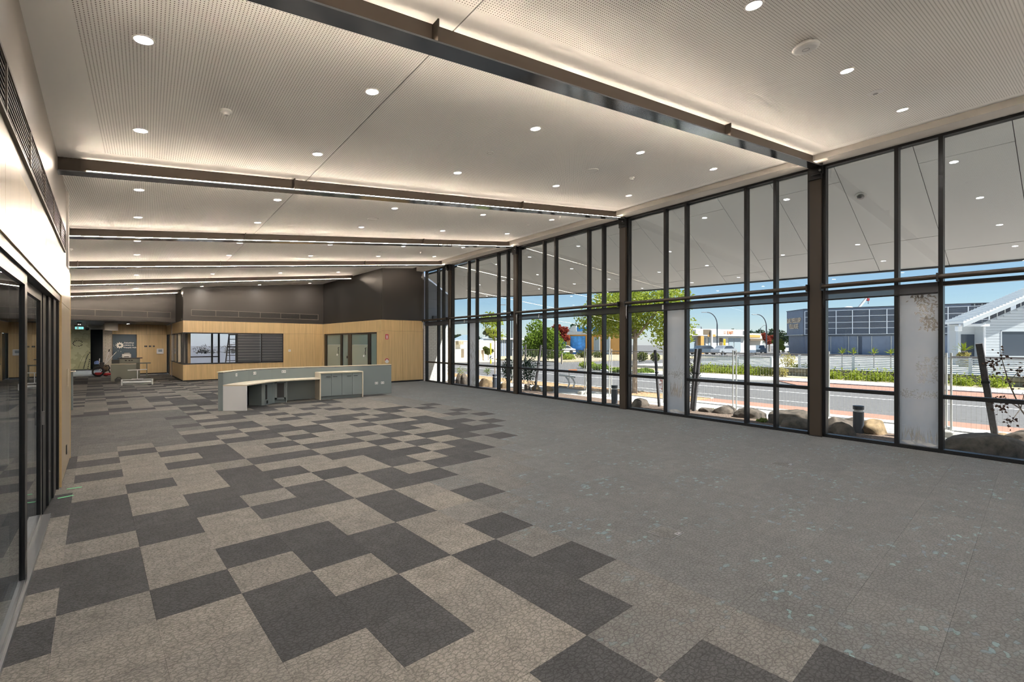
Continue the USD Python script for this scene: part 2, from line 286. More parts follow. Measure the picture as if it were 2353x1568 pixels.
for j in range(-16, 92):
    for i in range(-16, 26):
        w = cell(i + .5, j + .5)
        if not (-8.5 < w[0] < 10.75 + 0.012 * (w[1] - 3.66)) or w[1] < -3 or w[1] > 47: continue
        if w[1] > 20.9 and w[0] > 8.3 - .075 * (w[1] - 20.7): continue
        if w[1] > 27.6 and w[0] > 1.5: continue
        if w[1] > 35.1 and w[0] > -7 and w[0] < 3: continue
        dep = w @ _f[:2]
        px = 1176.5 + FPX * (w @ _r[:2]) / dep if dep > .6 else -9999
        vis = dep > .6 and -350 < px < 2700 and (w[0] > -.55 - .05 * w[1] or w[1] > 10.5)
        cells.append((-dep if vis else -999 + w[1], i, j))
cells.sort(reverse=True)
rest_v, rest_f, rest_t = [], [], []
_tb = trimesh.creation.box([0.4985, 0.4985, 0.012])
for n, (k, i, j) in enumerate(cells):
    w = cell(i + .5, j + .5); m = mv(_tb, (w[0], w[1], -0.006), PH)
    if w[0] > 9.9: m.vertices[:, 0] = np.minimum(m.vertices[:, 0], 10.56 + 0.012 * (m.vertices[:, 1] - 3.66))
    t = tone_of(i, j)
    if n < 300: obj('carpet_tile', m, 'carpet', floor_, tone=t)
    else:
        rest_f.append(m.faces + 8 * len(rest_v)); rest_v.append(m.vertices); rest_t += [t] * 12
obj('carpet_tile_field', (np.vstack(rest_v), np.vstack(rest_f)), 'carpet', floor_, tone=rest_t, kind='stuff')
del rest_v, rest_f, rest_t

# ================================================================ ceiling: a shallow skillion rising to the windows, panelled between the beams
def CZ(x): return 4.355 + 0.108 * x
def slope_box(x0, x1, y0, y1, t=0.02, dz=0.0):
    m = bx(x0, x1, y0, y1, 0, t); m.vertices[:, 2] += CZ(m.vertices[:, 0]) + dz; return m
BEAMS = [-1.25, 3.60, 8.44, 13.32, 18.30, 23.40, 28.40]
ceiling = thing('ceiling', kind='structure')
obj('deck', slope_box(-9, 10.75, -6, 32.5, 0.15, 0.05), 'ceiling_white', ceiling); obj('deck', slope_box(-9, 1.6, 32.5, 37, 0.15, 0.05), 'ceiling_white', ceiling)
SEAM = 2.135
for b in range(len(BEAMS)):
    y0 = BEAMS[b]; y1 = BEAMS[b + 1] if b + 1 < len(BEAMS) else 36.0
    m0 = .35; xl = -.52 - .05 * (y0 + y1) / 2 + .38 if b < 2 else -7.4
    if b == 2: xl = -1.4
    a, z = y0 + m0, y1 - m0
    if b == 6: a, z, xl = 33.5, 33.6, 0.0
    for x0, x1 in ((xl, SEAM - .006), (SEAM + .006, 9.88)):
        obj('perforated_panel', slope_box(x0, x1, a, z, .016), 'ceiling_perforated', ceiling)
    for x0, x1 in ((-8, SEAM - .006), (SEAM + .006, 10.12)):
        obj('plain_panel', slope_box(x0, x1, y0, a, .016), 'ceiling_white', ceiling)
        obj('plain_panel', slope_box(x0, x1, z, y1, .016), 'ceiling_white', ceiling)
    obj('plain_panel', slope_box(-8, xl, a, z, .016), 'ceiling_white', ceiling)
    obj('plain_panel', slope_box(9.88, 10.12, a, z, .016), 'ceiling_white', ceiling)
    obj('seam_strip', slope_box(SEAM - .01, SEAM + .01, y0, y1, .01, .02), 'grille_dark', ceiling)
# dropped plaster band along the head of the glazing
m = bx(-.37, .02, -6, 21.0, 5.335, 5.62); obj('trim_1', SH(m), 'plaster', kind='structure')

# ================================================================ exposed steel beams with LED strips
ORD = ['nearest', 'second', 'third', 'fourth', 'fifth', 'sixth']
for b, (y, x0, x1) in enumerate([(-1.25, -.45, 10.3), (3.60, -.66, 10.36), (8.44, -.93, 10.42), (13.32, -7.5, 10.48), (18.30, -7.5, 10.52), (23.40, -7.5, 8.12), (28.40, -7.5, 1.30)]):
    b -= 1
    lab = 'bronze ceiling beam behind the camera' if b < 0 else [f'nearest bronze steel ceiling beam, wide glossy black underside crossing the top of the picture', f'second bronze ceiling beam from the camera, a bright strip light along it from the left wall'][b] if b < 2 else f'{ORD[b]} bronze ceiling beam from the camera with a bright strip light'
    bm = thing('ceiling_beam', lab, 'beam')
    obj('web', slope_box(x0, x1, y - .006, y + .006, .20, -.19), 'steel_bronze', bm)
    obj('bottom_flange', slope_box(x0, x1, y - .10, y + .10, .016, -.206), 'steel_gloss', bm)
    for sx in (1.94, 6.82):
        if x1 < sx: continue
        for sg in (-1, 1):
            obj('stiffener', slope_box(sx - .006, sx + .006, y + sg * .008, y + sg * .10, .188, -.188), 'steel_bronze', bm)
    if x0 < -2 : obj('stiffener', slope_box(-1.26 - .3 * (b - 2), -1.248 - .3 * (b - 2), y - .10, y - .008, .188, -.188), 'steel_bronze', bm)
    for sg in (-1, 1):
        obj('light_strip', slope_box(x0 + .30, x1 - .1, y + sg * .030 - .001, y + sg * .030 + .001, .016, -.172), 'led', bm)
        obj('light_channel', slope_box(x0 + .06, x1 - .1, y + sg * .017 - .010, y + sg * .017 + .010, .034, -.190), 'steel_bronze', bm)
    if b in (2, 3, 4):
        for k in range(4): obj('cable_clip', slope_box(7.3 + .16 * k, 7.33 + .16 * k, y - .108, y - .09, .09, -.23), 'black', bm)
    if b < 4:
        obj('end_plate', slope_box(x1 - .02, x1, y - .10, y + .10, .34, -.34), 'frame_black', bm)
        for sz in (-.28, -.08): obj('bolt', mv(lathe([(0, -.012), (.02, -.012), (.02, .012), (0, .012)], 8), (x1 - .05, y - .06, CZ(x1) + sz), 0, 0, math.pi / 2), 'grey_metal', bm)

# ================================================================ glazed wall: steel columns, framed bays, panes
COLS = [-1.15, 3.66, 8.47, 13.40, 18.20]
for k, y in enumerate(COLS[1:]):
    lab = ['dark steel column nearest the camera, right of centre, floor to ceiling', 'second dark steel column from the right along the glazed wall', 'third dark steel column from the right along the glazed wall', 'fourth steel column, farthest from the camera, near the brick wing wall'][k]
    c = thing('steel_column', lab, 'column')
    obj('post', SH(bx(-.06, .14, y - .1, y + .1, 0, 5.34)), 'steel_bronze', c)
    obj('base_plate', SH(bx(-.075, .14, y - .115, y + .115, 0, .012)), 'frame_black', c)
    obj('cap_plate', SH(bx(-.10, .14, y - .105, y + .105, 5.06, 5.345)), 'frame_black', c)
MULL = {1: [1.81, 2.40], 2: [4.45, 5.07, 6.55, 7.15], 3: [9.26, 9.85, 11.33, 11.91], 4: [13.97, 14.58, 16.10, 16.72], 5: [18.90, 19.40]}
MULL[1] = [-.42, .19] + MULL[1]
FROST = {1: 3, 2: 3, 4: 3}
ENDS = {1: (-1.05, 3.56), 2: (3.76, 8.37), 3: (8.57, 13.30), 4: (13.50, 18.10), 5: (18.30, 20.62)}
for n in range(1, 6):
    y0, y1 = ENDS[n]; w = thing(f'window_{n}', kind='structure')
    fr = 'frame_black'
    for y in (y0 + .03, y1 - .03): obj('jamb', SH(bx(0, .14, y - .03, y + .03, 0.0, 5.34)), fr, w)
    for y in MULL[n]: obj('mullion', SH(bx(0, .14, y - .03, y + .03, 0.05, 5.30)), fr, w)
    obj('sill_rail', SH(bx(0, .14, y0, y1, 0.0, .06)), fr, w); obj('sill_flashing', SH(bx(.14, .20, y0, y1, -.10, .045)), 'frame_alu', w)
    obj('head_rail', SH(bx(0, .14, y0, y1, 5.29, 5.36)), fr, w)
    e = [y0 + .06] + sum([[m - .03, m + .03] for m in MULL[n]], []) + [y1 - .06]
    for k in range(0, len(e), 2):
        a, z = e[k], e[k + 1]
        obj('transom', SH(bx(.005, .135, a, z, 2.795, 2.865)), fr, w)
        obj('glass_pane', SH(bx(.075, .085, a, z, 2.865, 5.29)), 'pane', w)
        if FROST.get(n) == k // 2:
            obj('frosted_pane', SH(bx(.075, .085, a, z, .06, 2.795)), 'frost', w, label='frosted glass strip printed with grass and leaves')
        else:
            obj('transom', SH(bx(.005, .135, a, z, .905, .97)), fr, w)
            obj('glass_pane', SH(bx(.075, .085, a, z, .97, 2.795)), 'pane', w); obj('glass_pane', SH(bx(.075, .085, a, z, .06, .905)), 'pane', w)
    # printed pictures on the frosted strips: tufts, leaves, stones (flat print on the room side of the glass)
    if n in FROST:
        a, z = e[2 * FROST[n]], e[2 * FROST[n] + 1]; R_ = random.Random(n); W = z - a
        def leafquads(pts, m, nm):
            V, Fc = [], []
            for (y, zz, ang, L, wd) in pts:
                if not (a + .01 < y < z - .01): continue
                d = np.array([math.cos(ang), math.sin(ang)]); q = np.array([-d[1], d[0]]); c = np.array([y, zz])
                quad = [c - d * L / 2, c + q * wd, c + d * L / 2, c - q * wd]
                if min(p[0] for p in quad) < a or max(p[0] for p in quad) > z: continue
                i = len(V); V += [(.0742, *p) for p in quad]; Fc += [[i, i + 2, i + 1], [i, i + 3, i + 2]]
            if V: obj(nm, SH(trimesh.Trimesh(V, Fc, process=False)), m, w)
        base = {1: .16, 2: .50, 4: .3}[n]
        gr = []
        for _ in range(46):
            y = a + W * R_.gauss(.5 if n != 1 else .55, .2); L = R_.uniform(.12, .42) * (1.2 if n == 2 else .8); an = math.pi / 2 + R_.gauss(0, .13)
            gr.append((y, base + L / 2 - .05, an, L, .006))
        leafquads(gr, 'print_brown' if n == 2 else 'print_grey', 'printed_grass')
        st = [(a + W * (.25 + .25 * q), .10 + .03 * (q % 2), .1 * q, W * .5, .035) for q in range(3)]
        leafquads(st, 'print_pale', 'printed_stones')
        if n == 1:
            lv = [(a + W * R_.gauss(.42 - .55 * (2.62 - zz), .15), zz, R_.uniform(0, 3.1), R_.uniform(.03, .07), .011) for zz in [R_.uniform(2.05, 2.7) for _ in range(230)]]
            leafquads(lv, 'print_brown', 'printed_leaves')
            leafquads([(a + W * R_.random(), .95 + R_.gauss(0, .04) + .0, R_.uniform(0, 3.1), R_.uniform(.02, .07), .006) for _ in range(110)], 'print_grey', 'printed_reeds')
            leafquads([(a + W * R_.uniform(.0, .55), R_.uniform(1.15, 1.6), R_.uniform(0, 3.1), R_.uniform(.03, .08), .012) for _ in range(120)], 'print_pale', 'printed_bush')
        if n == 2:
            br = [(a + W * .35 + .05 * q, 1.22 + .09 * q, math.pi / 2 - .3 * q + .4, .35, .004) for q in range(-1, 3)]
            leafquads(br + [(a + W * R_.gauss(.5, .25), 1.05 + R_.gauss(0, .05), R_.uniform(0, 3.1), .05, .007) for _ in range(90)], 'print_grey', 'printed_branch')
        if n == 4:
            leafquads([(a + W * R_.gauss(.6, .25), R_.uniform(.2, 1.9), R_.uniform(1.1, 2.0), R_.uniform(.08, .3), .012) for _ in range(90)], 'print_grey', 'printed_trunk')

# roller blinds, rolled up just above the lower panes
for n, (a, z, fa) in {1: (-1.0, 3.55, 1.84), 2: (3.78, 8.35, 3.80), 3: (8.58, 13.28, 8.6), 4: (13.52, 18.08, 13.54), 5: (18.32, 20.68, 18.34)}.items():
    lab = ['rolled-up dark roller blind at the right edge, right of the nearest column', 'rolled-up dark roller blind between the nearest and second columns', 'rolled-up dark roller blind between the second and third columns', 'rolled-up dark roller blind between the third and fourth columns', 'short rolled-up dark blind beyond the farthest column, beside the pale timber wall'][n - 1]
    t = thing('roller_blind', lab, 'blind')
    obj('roll_tube', SH(tube([(-.105, a, 2.938), (-.105, z, 2.938)], .042, 14)), 'steel_bronze', t, smooth=40)
    obj('fabric', SH(bx(-.014, -.012, fa, z - .04, 2.69, 2.86)), 'blind_mesh', t)
    obj('bottom_rail', SH(rbx(-.024, -.004, fa, z - .04, 2.668, 2.695, .004)), 'frame_black', t)
    for y in (max(a, fa - .02) + .01, z - .01): obj('bracket', SH(bx(-.15, 0, y - .012, y + .012, 2.86, 3.0)), 'black', t)
    obj('bead_chain', SH(tube([(-.12, z - .05, 2.92), (-.13, z - .07, 2.6), (-.11, z - .06, 2.52), (-.10, z - .04, 2.62), (-.09, z - .05, 2.9)], .006, 5)), 'white_plastic' if n != 1 else 'black', t)
    if n in (2, 4, 3): obj('joint_clip', SH(bx(-.085, -.06, a + (z - a) * .735, a + (z - a) * .735 + .03, 2.70, 2.82)), 'white_plastic', t)

# ================================================================ inner walls: birch panels below, dark taupe plaster above
def panels(parent, xs, zs, side, skip=(), t=.02, m='wood', gap=.006, name='wood_panel'):
    for a, b in zip(xs[:-1], xs[1:]):
        for k, (c, d) in enumerate(zip(zs[:-1], zs[1:])):
            if any(a < q[1] - .01 and b > q[0] + .01 and c < q[3] - .01 and d > q[2] + .01 for q in skip): continue
            y0, y1 = (0, t) if side < 0 else (-t, 0)
            obj(name, rbx(a + gap / 2, b - gap / 2, y0, y1, c + gap / 2, d - gap / 2, .0015), m, parent)
def back(parent, x0, x1, z0, z1, side, m='timber_shade', off=.021, t=.10, name='backing'):
    y0, y1 = (off, off + t) if side < 0 else (-off - t, -off); obj(name, bx(x0, x1, y0, y1, z0, z1), m, parent)
def grille(label, loc, rot, xs, z0, z1, side, m='grille_frame', n=8):
    g = thing('air_grille', label, 'air grille', loc, rot); s = -1 if side < 0 else 1
    Y = lambda a, b: (s * a, s * b)
    obj('recess', bx(xs[0], xs[-1], *Y(-.02, .002), z0, z1), 'black', g)
    for z in (z0, z1): obj('frame_rail', bx(xs[0] - .02, xs[-1] + .02, *Y(-.01, .022), z - .012, z + .012), m, g)
    for x in xs: obj('frame_bar', bx(x - .012, x + .012, *Y(-.01, .022), z0, z1), m, g)
    for a, b in zip(xs[:-1], xs[1:]):
        obj('louvre_blades', cat_([bx(a + .012, b - .012, *Y(.004, .013), z0 + (k + .35) * (z1 - z0) / n, z0 + (k + .65) * (z1 - z0) / n) for k in range(n)]), 'grille_dark', g, kind='stuff')
    return g
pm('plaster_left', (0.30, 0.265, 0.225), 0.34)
ZW = 2.93
# left wall with the glazed sliding doors
LW, LR = (-.42, 0, 0), .0525
wl = thing('wall_left', loc=LW, rot=math.pi / 2 + LR, kind='structure')     # local x runs along the wall, local -y faces the hall
jx = [-5.0, -3.4, -2.2, -1.0, .2, 1.4, 2.6, 3.8, 5.0, 6.2, 7.4, 8.28]
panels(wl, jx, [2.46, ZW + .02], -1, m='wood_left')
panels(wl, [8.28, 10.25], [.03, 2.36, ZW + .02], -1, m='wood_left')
panels(wl, [-5.0, -3.4, -2.2], [.03, 2.46], -1)
back(wl, -5, 10.25, 2.46, ZW + .02, -1); back(wl, 8.30, 10.25, 0, 2.5, -1); back(wl, -5, -2.2, 0, 2.5, -1)
obj('reveal_edge', bx(8.255, 8.285, -.002, .16, 0, 2.46), 'wood', wl); obj('reveal_edge', bx(-2.2, 8.285, -.002, .16, 2.435, 2.462), 'wood', wl)
obj('plaster_face', bx(-5, 10.25, .045, .20, ZW + .02, 4.75), 'plaster_left', wl)
obj('end_cap', rbx(10.25, 10.28, -.005, .20, .0, ZW + .02), 'wood', wl); obj('end_cap', bx(10.25, 10.28, .045, .20, ZW, 4.7), 'plaster_left', wl)
obj('kick_strip', bx(8.3, 10.25, .012, .03, 0, .03), 'black', wl)
grille('long black linear air grille high on the left wall, nearest the camera', (LW[0] - .045 * math.cos(LR), -.045 * math.sin(LR), 0), math.pi / 2 + LR, [-1.9, -.7, .5, 1.7, 2.9, 4.1, 5.3, 6.5, 7.6, 8.7, 9.65], 3.20, 3.52, -1, n=9)
d1 = thing('door_1', loc=LW, rot=math.pi / 2 + LR, kind='structure')
obj('head_rail', bx(-2.2, 8.26, .01, .20, 2.36, 2.44), 'frame_black', d1); obj('floor_track', bx(-2.2, 6.95, .015, .12, 0.0, .03), 'frame_alu', d1)
obj('jamb', bx(8.16, 8.255, .02, .18, 0, 2.36), 'frame_black', d1)
for a, b, y in ((-2.2, 1.2, .10), (1.2, 5.12, .05), (5.12, 6.92, .10)):
    lf = sub(d1, 'sliding_leaf')
    obj('stile', rbx(a, a + .10, y - .02, y + .025, .03, 2.36, .003), 'frame_black', lf); obj('stile', rbx(b - .13, b, y - .02, y + .025, .03, 2.36, .003), 'frame_black', lf)
    obj('top_rail', bx(a + .1, b - .13, y - .02, y + .02, 2.27, 2.36), 'frame_black', lf); obj('bottom_rail', bx(a + .1, b - .13, y - .02, y + .02, .03, .075), 'frame_alu', lf)
    obj('glass_pane', bx(a + .1, b - .13, y - .004, y + .004, .075, 2.27), 'pane', lf)
for k, a in enumerate((6.98, 7.32, 7.66)): obj('stacked_leaf', rbx(a, a + .32, .075 - .02 * k, .12 - .02 * k, .02, 2.36, .005), 'frame_black', d1)
obj('latch', bx(6.90, 6.93, .06, .10, .98, 1.12), 'grey_metal', d1)
# room behind the sliding doors
sr = thing('wall_side_room', kind='structure')
obj('far_face', bx(-6.2, -6.0, -5, 10.2, 0, 2.8), 'plaster', sr); obj('end_face', bx(-9, -.98, 10.22, 10.36, 0, 4.8), 'plaster', sr); obj('ceiling_board', bx(-6.2, -1.12, -5, 10.2, 2.75, 2.85), 'ceiling_white', sr)
wf = thing('wall_front', kind='structure')
obj('plaster_face', bx(-9, 10.7, -5.2, -5.0, 0, 5.6), 'plaster', wf)
w6 = thing('window_6', kind='structure')
obj('glass_pane', SH(bx(.075, .085, -5.0, -1.3, 0, 5.3)), 'pane', w6)
for y in (-4.9, -3.7, -2.5, -1.3): obj('mullion', SH(bx(0, .14, y - .03, y + .03, 0, 5.3)), 'frame_black', w6)
obj('post', SH(bx(-.06, .14, -1.25, -1.05, 0, 5.34)), 'steel_bronze', w6)
ws = thing('wall_side', kind='structure')
obj('plaster_face', bx(-8.2, -8.0, 10.3, 47, 0, 5), 'plaster', ws)
# return wall on the right, beside the glazing
A = (8.5, 20.7, 0)
wr = thing('wall_right', loc=A, rot=PH, kind='structure')
panels(wr, [0, 1.095, 2.19], [.07, 2.41, ZW], -1); back(wr, 0, 2.25, 0, ZW, -1)
obj('plaster_face', bx(0, 2.25, .004, .14, ZW, 5.75), 'plaster_taupe', wr); obj('kick_strip', bx(0, 2.19, .012, .03, 0, .07), 'black', wr)
# door wall
wd = thing('wall_door', loc=A, rot=math.pi / 2 + .078, kind='structure')
panels(wd, [.0, .45], [.05, 2.36], 1); panels(wd, [6.9, 7.04], [.05, 2.36], 1)
panels(wd, [.0, 1.2, 2.4, 3.6, 4.8, 6.0, 7.04], [2.36, ZW], 1); back(wd, 0, 7.04, 2.36, ZW, 1); back(wd, 0, .45, 0, 2.36, 1); back(wd, 6.9, 7.04, 0, 2.36, 1)
obj('plaster_face', bx(-.1, 7.04, -.14, -.004, ZW, 5.6), 'plaster_taupe', wd)
d2 = thing('door_2', loc=A, rot=math.pi / 2 + .078, kind='structure')
obj('head_rail', bx(.45, 6.9, -.10, -.01, 2.29, 2.36), 'frame_black', d2)
for a, b in ((6.55, 6.9), (4.40, 4.66), (3.28, 3.70), (1.10, 1.40), (.45, .50)): obj('post', rbx(a, b, -.10, -.005, 0, 2.30, .004), 'steel_bronze' if a == 3.28 else 'frame_black', d2)
for a, b in ((4.66, 6.55), (1.40, 3.28)):
    lf = sub(d2, 'glazed_leaf')
    obj('frosted_pane', bx(a, b, -.055, -.045, 0.05, 1.76), 'frost_green', lf, label='lower pane frosted pale green'); obj('clear_pane', bx(a, b, -.055, -.045, 1.765, 2.29), 'smoke_green', lf)
    obj('pull_handle', tube([(a + .16, -.005, 1.62), (a + .16, .05, 1.60), (a + .10, .06, 1.5), (a + .16, .05, 1.40), (a + .14, .05, 1.28)], .016, 7), 'black', lf); obj('lock_plate', lathe([(0, 0), (.055, 0), (.055, .02), (0, .02)], 14).apply_transform(RM(-math.pi / 2, [1, 0, 0])).apply_translation([a + .5, -.045, 1.22]), 'white_plastic', lf)
for a, b in ((3.70, 4.40), (.50, 1.10)): obj('side_pane', bx(a, b, -.055, -.045, 0.02, 2.29), 'smoke_green', d2)
obj('card_reader', rbx(3.82, 3.90, -.045, -.01, 1.06, 1.18), 'black', d2)
# servery wall with the long window opening that wraps its left corner
C = (1.38, 27.35, 0)
wb = thing('wall_back', loc=C, rot=PH, kind='structure')
sj = [0, .81, 2.04, 3.26, 4.47, 5.67, 6.6]
panels(wb, sj, [2.36, ZW], -1); panels(wb, sj[:5], [.06, .83], -1); panels(wb, sj[4:], [.06, 2.36], -1)
back(wb, .02, 6.6, 2.36, ZW, -1); back(wb, .02, 4.47, 0, .83, -1); back(wb, 4.47, 6.6, 0, 2.36, -1)
obj('plaster_face', bx(0, 6.62, .004, .14, ZW, 5.4), 'plaster_taupe', wb); obj('kick_strip', bx(0, 6.6, .012, .03, 0, .06), 'black', wb)
w7 = thing('window_7', loc=C, rot=PH, kind='structure')
for z in (.845, 2.335): obj('frame_rail', bx(-.01, 4.47, -.012, .10, z - .025, z + .025), 'frame_black', w7)
obj('frame_post', bx(4.43, 4.47, -.01, .10, .85, 2.33), 'frame_black', w7); obj('sill_board', rbx(.0, 4.45, .0, .30, .80, .83, .004), 'laminate_white', w7)
for a, b in ((2.25, 3.35), (3.37, 4.43)):
    sh = sub(w7, 'shutter_leaf')
    obj('stile', bx(a, a + .06, 0, .05, .87, 2.31), 'frame_black', sh); obj('backing', bx(a, b, .05, .07, .87, 2.31), 'dark', sh)
    for k in range(10): obj('slat', bx(a + .06, b, .012, .045, .885 + k * .1425, .885 + k * .1425 + .118), 'clad_dark', sh); obj('slat_gap', bx(a + .06, b, .03, .046, .885 + k * .1425 + .12, .885 + k * .1425 + .138), 'grey_metal', sh)
wt = thing('wall_return', loc=C, rot=math.pi / 2 + .05, kind='structure')
panels(wt, [0, 1.2, 2.4, 3.6, 4.8, 6.0, 7.2, 8.1], [2.36, ZW], 1); panels(wt, [0, 1.2, 2.4, 3.6, 4.8, 5.9], [.06, .83], 1); panels(wt, [5.62, 5.95], [.83, 2.36], 1)
back(wt, .02, 8.1, 2.36, ZW, 1); back(wt, .02, 5.9, 0, .83, 1); back(wt, 5.62, 5.9, .8, 2.4, 1)
obj('plaster_face', bx(0, 8.1, -.14, -.004, ZW, 4.8), 'plaster_taupe', wt); obj('kick_strip', bx(0, 5.9, -.03, -.012, 0, .06), 'black', wt)
d4 = thing('door_3', loc=C, rot=math.pi / 2 + .05, kind='structure')
obj('door_leaf', rbx(6.05, 7.6, -.10, -.06, .02, 2.33), 'black', d4); obj('door_frame', bx(5.95, 6.05, -.1, .005, 0, 2.36), 'wood_edge', d4)
for z in (.25, 1.0, 1.95, 2.15): obj('hinge', bx(6.05, 6.12, -.06, -.03, z, z + .1), 'grey_metal', d4)
w8 = thing('window_8', loc=C, rot=math.pi / 2 + .05, kind='structure')
for z in (.845, 2.335): obj('frame_rail', bx(0, 5.62, -.10, .012, z - .025, z + .025), 'frame_black', w8)
for a, b, m in ((3.05, 3.16, 'laminate_cream'), (2.65, 2.78, 'black'), (1.95, 2.3, 'laminate_cream'), (.55, .8, 'frame_black')): obj('mullion', bx(a, b, -.09, .0, .87, 2.31), m, w8)
obj('dark_pane', bx(3.16, 5.6, -.06, -.04, .87, 2.31), 'window_dark', w8)
# room behind the servery: pale window on its far side
kr = thing('wall_servery_room', kind='structure')
obj('ceiling_board', bx(1.35, 8.2, 27.95, 32.45, 2.95, 3.05), 'ceiling_white', kr)
obj('side_face', bx(8.0, 8.1, 27.8, 32.4, 0, 3), 'plaster', kr)
X0, X1 = PY(438, 32.3), 7.4
obj('window_wall', cat_([bx(1.1, X0, 32.3, 32.45, 0, 3.0), bx(X1, 8.1, 32.3, 32.45, 0, 3.0), bx(X0, X1, 32.3, 32.45, 2.62, 3.0), bx(X0, X1, 32.3, 32.45, 0, .55)]), 'plaster', kr)
obj('corner_post', bx(PY(426, 29.5), PY(431, 29.5), 29.4, 29.5, 0, 2.95), 'dark', kr); obj('corner_face', bx(PY(431, 29.5), PY(437.5, 29.5), 29.4, 29.6, 0, 2.95), 'wood_edge', kr)
w9 = thing('window_9', kind='structure')
obj('frosted_pane', bx(X0, X1, 32.36, 32.37, .55, 2.62), 'frost_light', w9)
for px in (487.5, 503): x = PY(px, 32.3); obj('mullion', bx(x - .045, x + .045, 32.31, 32.42, .55, 2.62), 'frame_black', w9)
obj('transom', bx(X0, PY(503, 32.3), 32.31, 32.42, 1.03, 1.09), 'frame_black', w9)
R_ = random.Random(5)
V, Fc = [], []
for _ in range(500):
    cxx = R_.choice([2.55, 2.85, 3.9, 4.2, 5.0]); x = cxx + R_.gauss(0, .28); z = 1.25 + abs(R_.gauss(0, .22)); L = R_.uniform(.03, .10); an = R_.uniform(0, 3.1)
    dx, dz = math.cos(an) * L, math.sin(an) * L; i = len(V); V += [(x - dx, 32.355, z - dz), (x + dz * .2, 32.355, z - dx * .2), (x + dx, 32.355, z + dz), (x - dz * .2, 32.355, z + dx * .2)]; Fc += [[i, i + 1, i + 2], [i, i + 2, i + 3]]
obj('printed_trees', trimesh.Trimesh(V, Fc, process=False), 'print_pale', w9)
# reception back wall, bulkhead and lobby
D = np.array([.98, 35.4]); D0 = (D[0] - 2.53 * CP, D[1] - 2.53 * SP, 0)
wq = thing('wall_reception', loc=D0, rot=PH, kind='structure')
panels(wq, [0, .3, .87, 1.55, 2.32, 2.53], [2.36, ZW], -1); panels(wq, [1.10, 1.58, 2.53], [.07, 2.36], -1)
back(wq, 0, 2.53, 0, ZW, -1); obj('kick_strip', bx(0, 2.53, .012, .03, 0, .07), 'black', wq)
bk = thing('wall_bulkhead', loc=(1.22, 30.5, 0), rot=PH, kind='structure')
obj('plaster_face', bx(-9.5, -.0, 0, .14, ZW, 4.75), 'plaster_taupe', bk); obj('soffit_board', bx(-9.5, -.02, .0, 5.6, ZW, ZW + .05), 'plaster_taupe', bk)
grille('black air grille on the dark bulkhead above the reception, four long sections', (1.22, 30.5, 0), PH, [-6.2, -5.2, -4.18, -3.18, -2.18, -1.18, -.22], 3.16, 3.46, -1)
grille('black air grille on the dark wall above the servery window, six long sections', C, PH, [.34, 1.34, 2.34, 3.34, 4.34, 5.32, 6.31], 3.17, 3.46, -1)
lb = thing('wall_lobby', kind='structure')
obj('plaster_face', bx(-8, PY(158, 43.2), 43.1, 43.3, 0, 3.2), 'plaster', lb); obj('dark_wall', bx(-3.2, 1.1, 44.6, 44.8, 0, 3.4), 'deep_teal', lb); obj('ceiling_board', bx(-8, 1.1, 35.9, 47, 2.98, 3.05), 'plaster_taupe', lb)
obj('white_header', bx(-8, PY(237, 36.3), 36.3, 36.5, 2.64, 2.86), 'white_paint', lb); obj('vinyl_floor', bx(-8, 1.1, 35.3, 47, -.02, .004), 'vinyl', lb); obj('side_face', bx(1.05, 1.15, 35.6, 44.6, 0, 3.2), 'deep_teal', lb)
obj('back_face', bx(-8, 1.1, 47, 47.2, 0, 3.4), 'plaster', lb)

# ================================================================ ceiling fittings
TIL = math.atan(0.108)
def down_proto(loc, label, group):
    t = thing('downlight', label, 'downlight', loc, 0, group)
    obj('trim_ring', mv(lathe([(.062, -.001), (.078, -.001), (.082, -.006), (.078, -.010), (.066, -.010), (.062, -.004), (.062, -.001)], 28), ry=-TIL), 'white_paint', t, smooth=40)
    d = trimesh.creation.cylinder(.064, .003, sections=20); d.apply_translation([0, 0, -.0045]); obj('lens', mv(d, ry=-TIL), 'downlight_glow', t)
    return t
NUM = ['first', 'second', 'third', 'fourth', 'fifth']
rows = [(-2.9, -1, 0), (-.16, 0, 0), (1.96, 0, 1), (4.95, 1, 0), (7.07, 1, 1), (9.8, 2, 0), (11.93, 2, 1), (14.66, 3, 0), (16.93, 3, 1), (19.65, 4, 0), (21.9, 4, 1), (24.75, 5, 0), (27.05, 5, 1), (33.8, 6, 1)]
BAYN = {0: 'in front of the nearest beam', 1: 'between the nearest and second beams', 2: 'between the second and third beams', 3: 'between the third and fourth beams', 4: 'between the fourth and fifth beams', 5: 'between the fifth and sixth beams', 6: 'behind the sixth beam', -1: 'behind the camera'}
src = None
for y, b, rr in rows:
    for k, x in enumerate((-.02 - .016 * (y - 5), 1.93 + .008 * (y - 5), 4.26 + .015 * (y - 5), 6.60 + .02 * (y - 5), 8.94 + .02 * (y - 5))):
        if b == 6 and k > 0: continue
        if b >= 4 and k == 4 or (b == 5 and k == 3 and rr == 1 and False): continue
        loc = (x, y, CZ(x)); lab = f'round lit downlight {BAYN[b]}, {"nearer" if rr == 0 else "farther"} row, {NUM[k]} from the left'
        if src is None: src = down_proto(loc, lab, 'recessed ceiling downlights')
        else: dup(src, loc, label=lab, group='recessed ceiling downlights', cat='downlight')
for k, (x, y, z, lab) in enumerate(((-3.2, 38.6, 2.975, 'downlight in the far lobby ceiling, nearer one'), (-3.4, 41.0, 2.975, 'downlight in the far lobby ceiling, farther one'), (-.8, 33.9, 2.925, 'downlight in the dark ceiling above the navy name panel'), (4.0, 30.2, 2.945, 'downlight in the room behind the servery window'))):
    dup(src, (x, y, z), label=lab, group='recessed ceiling downlights', cat='downlight')
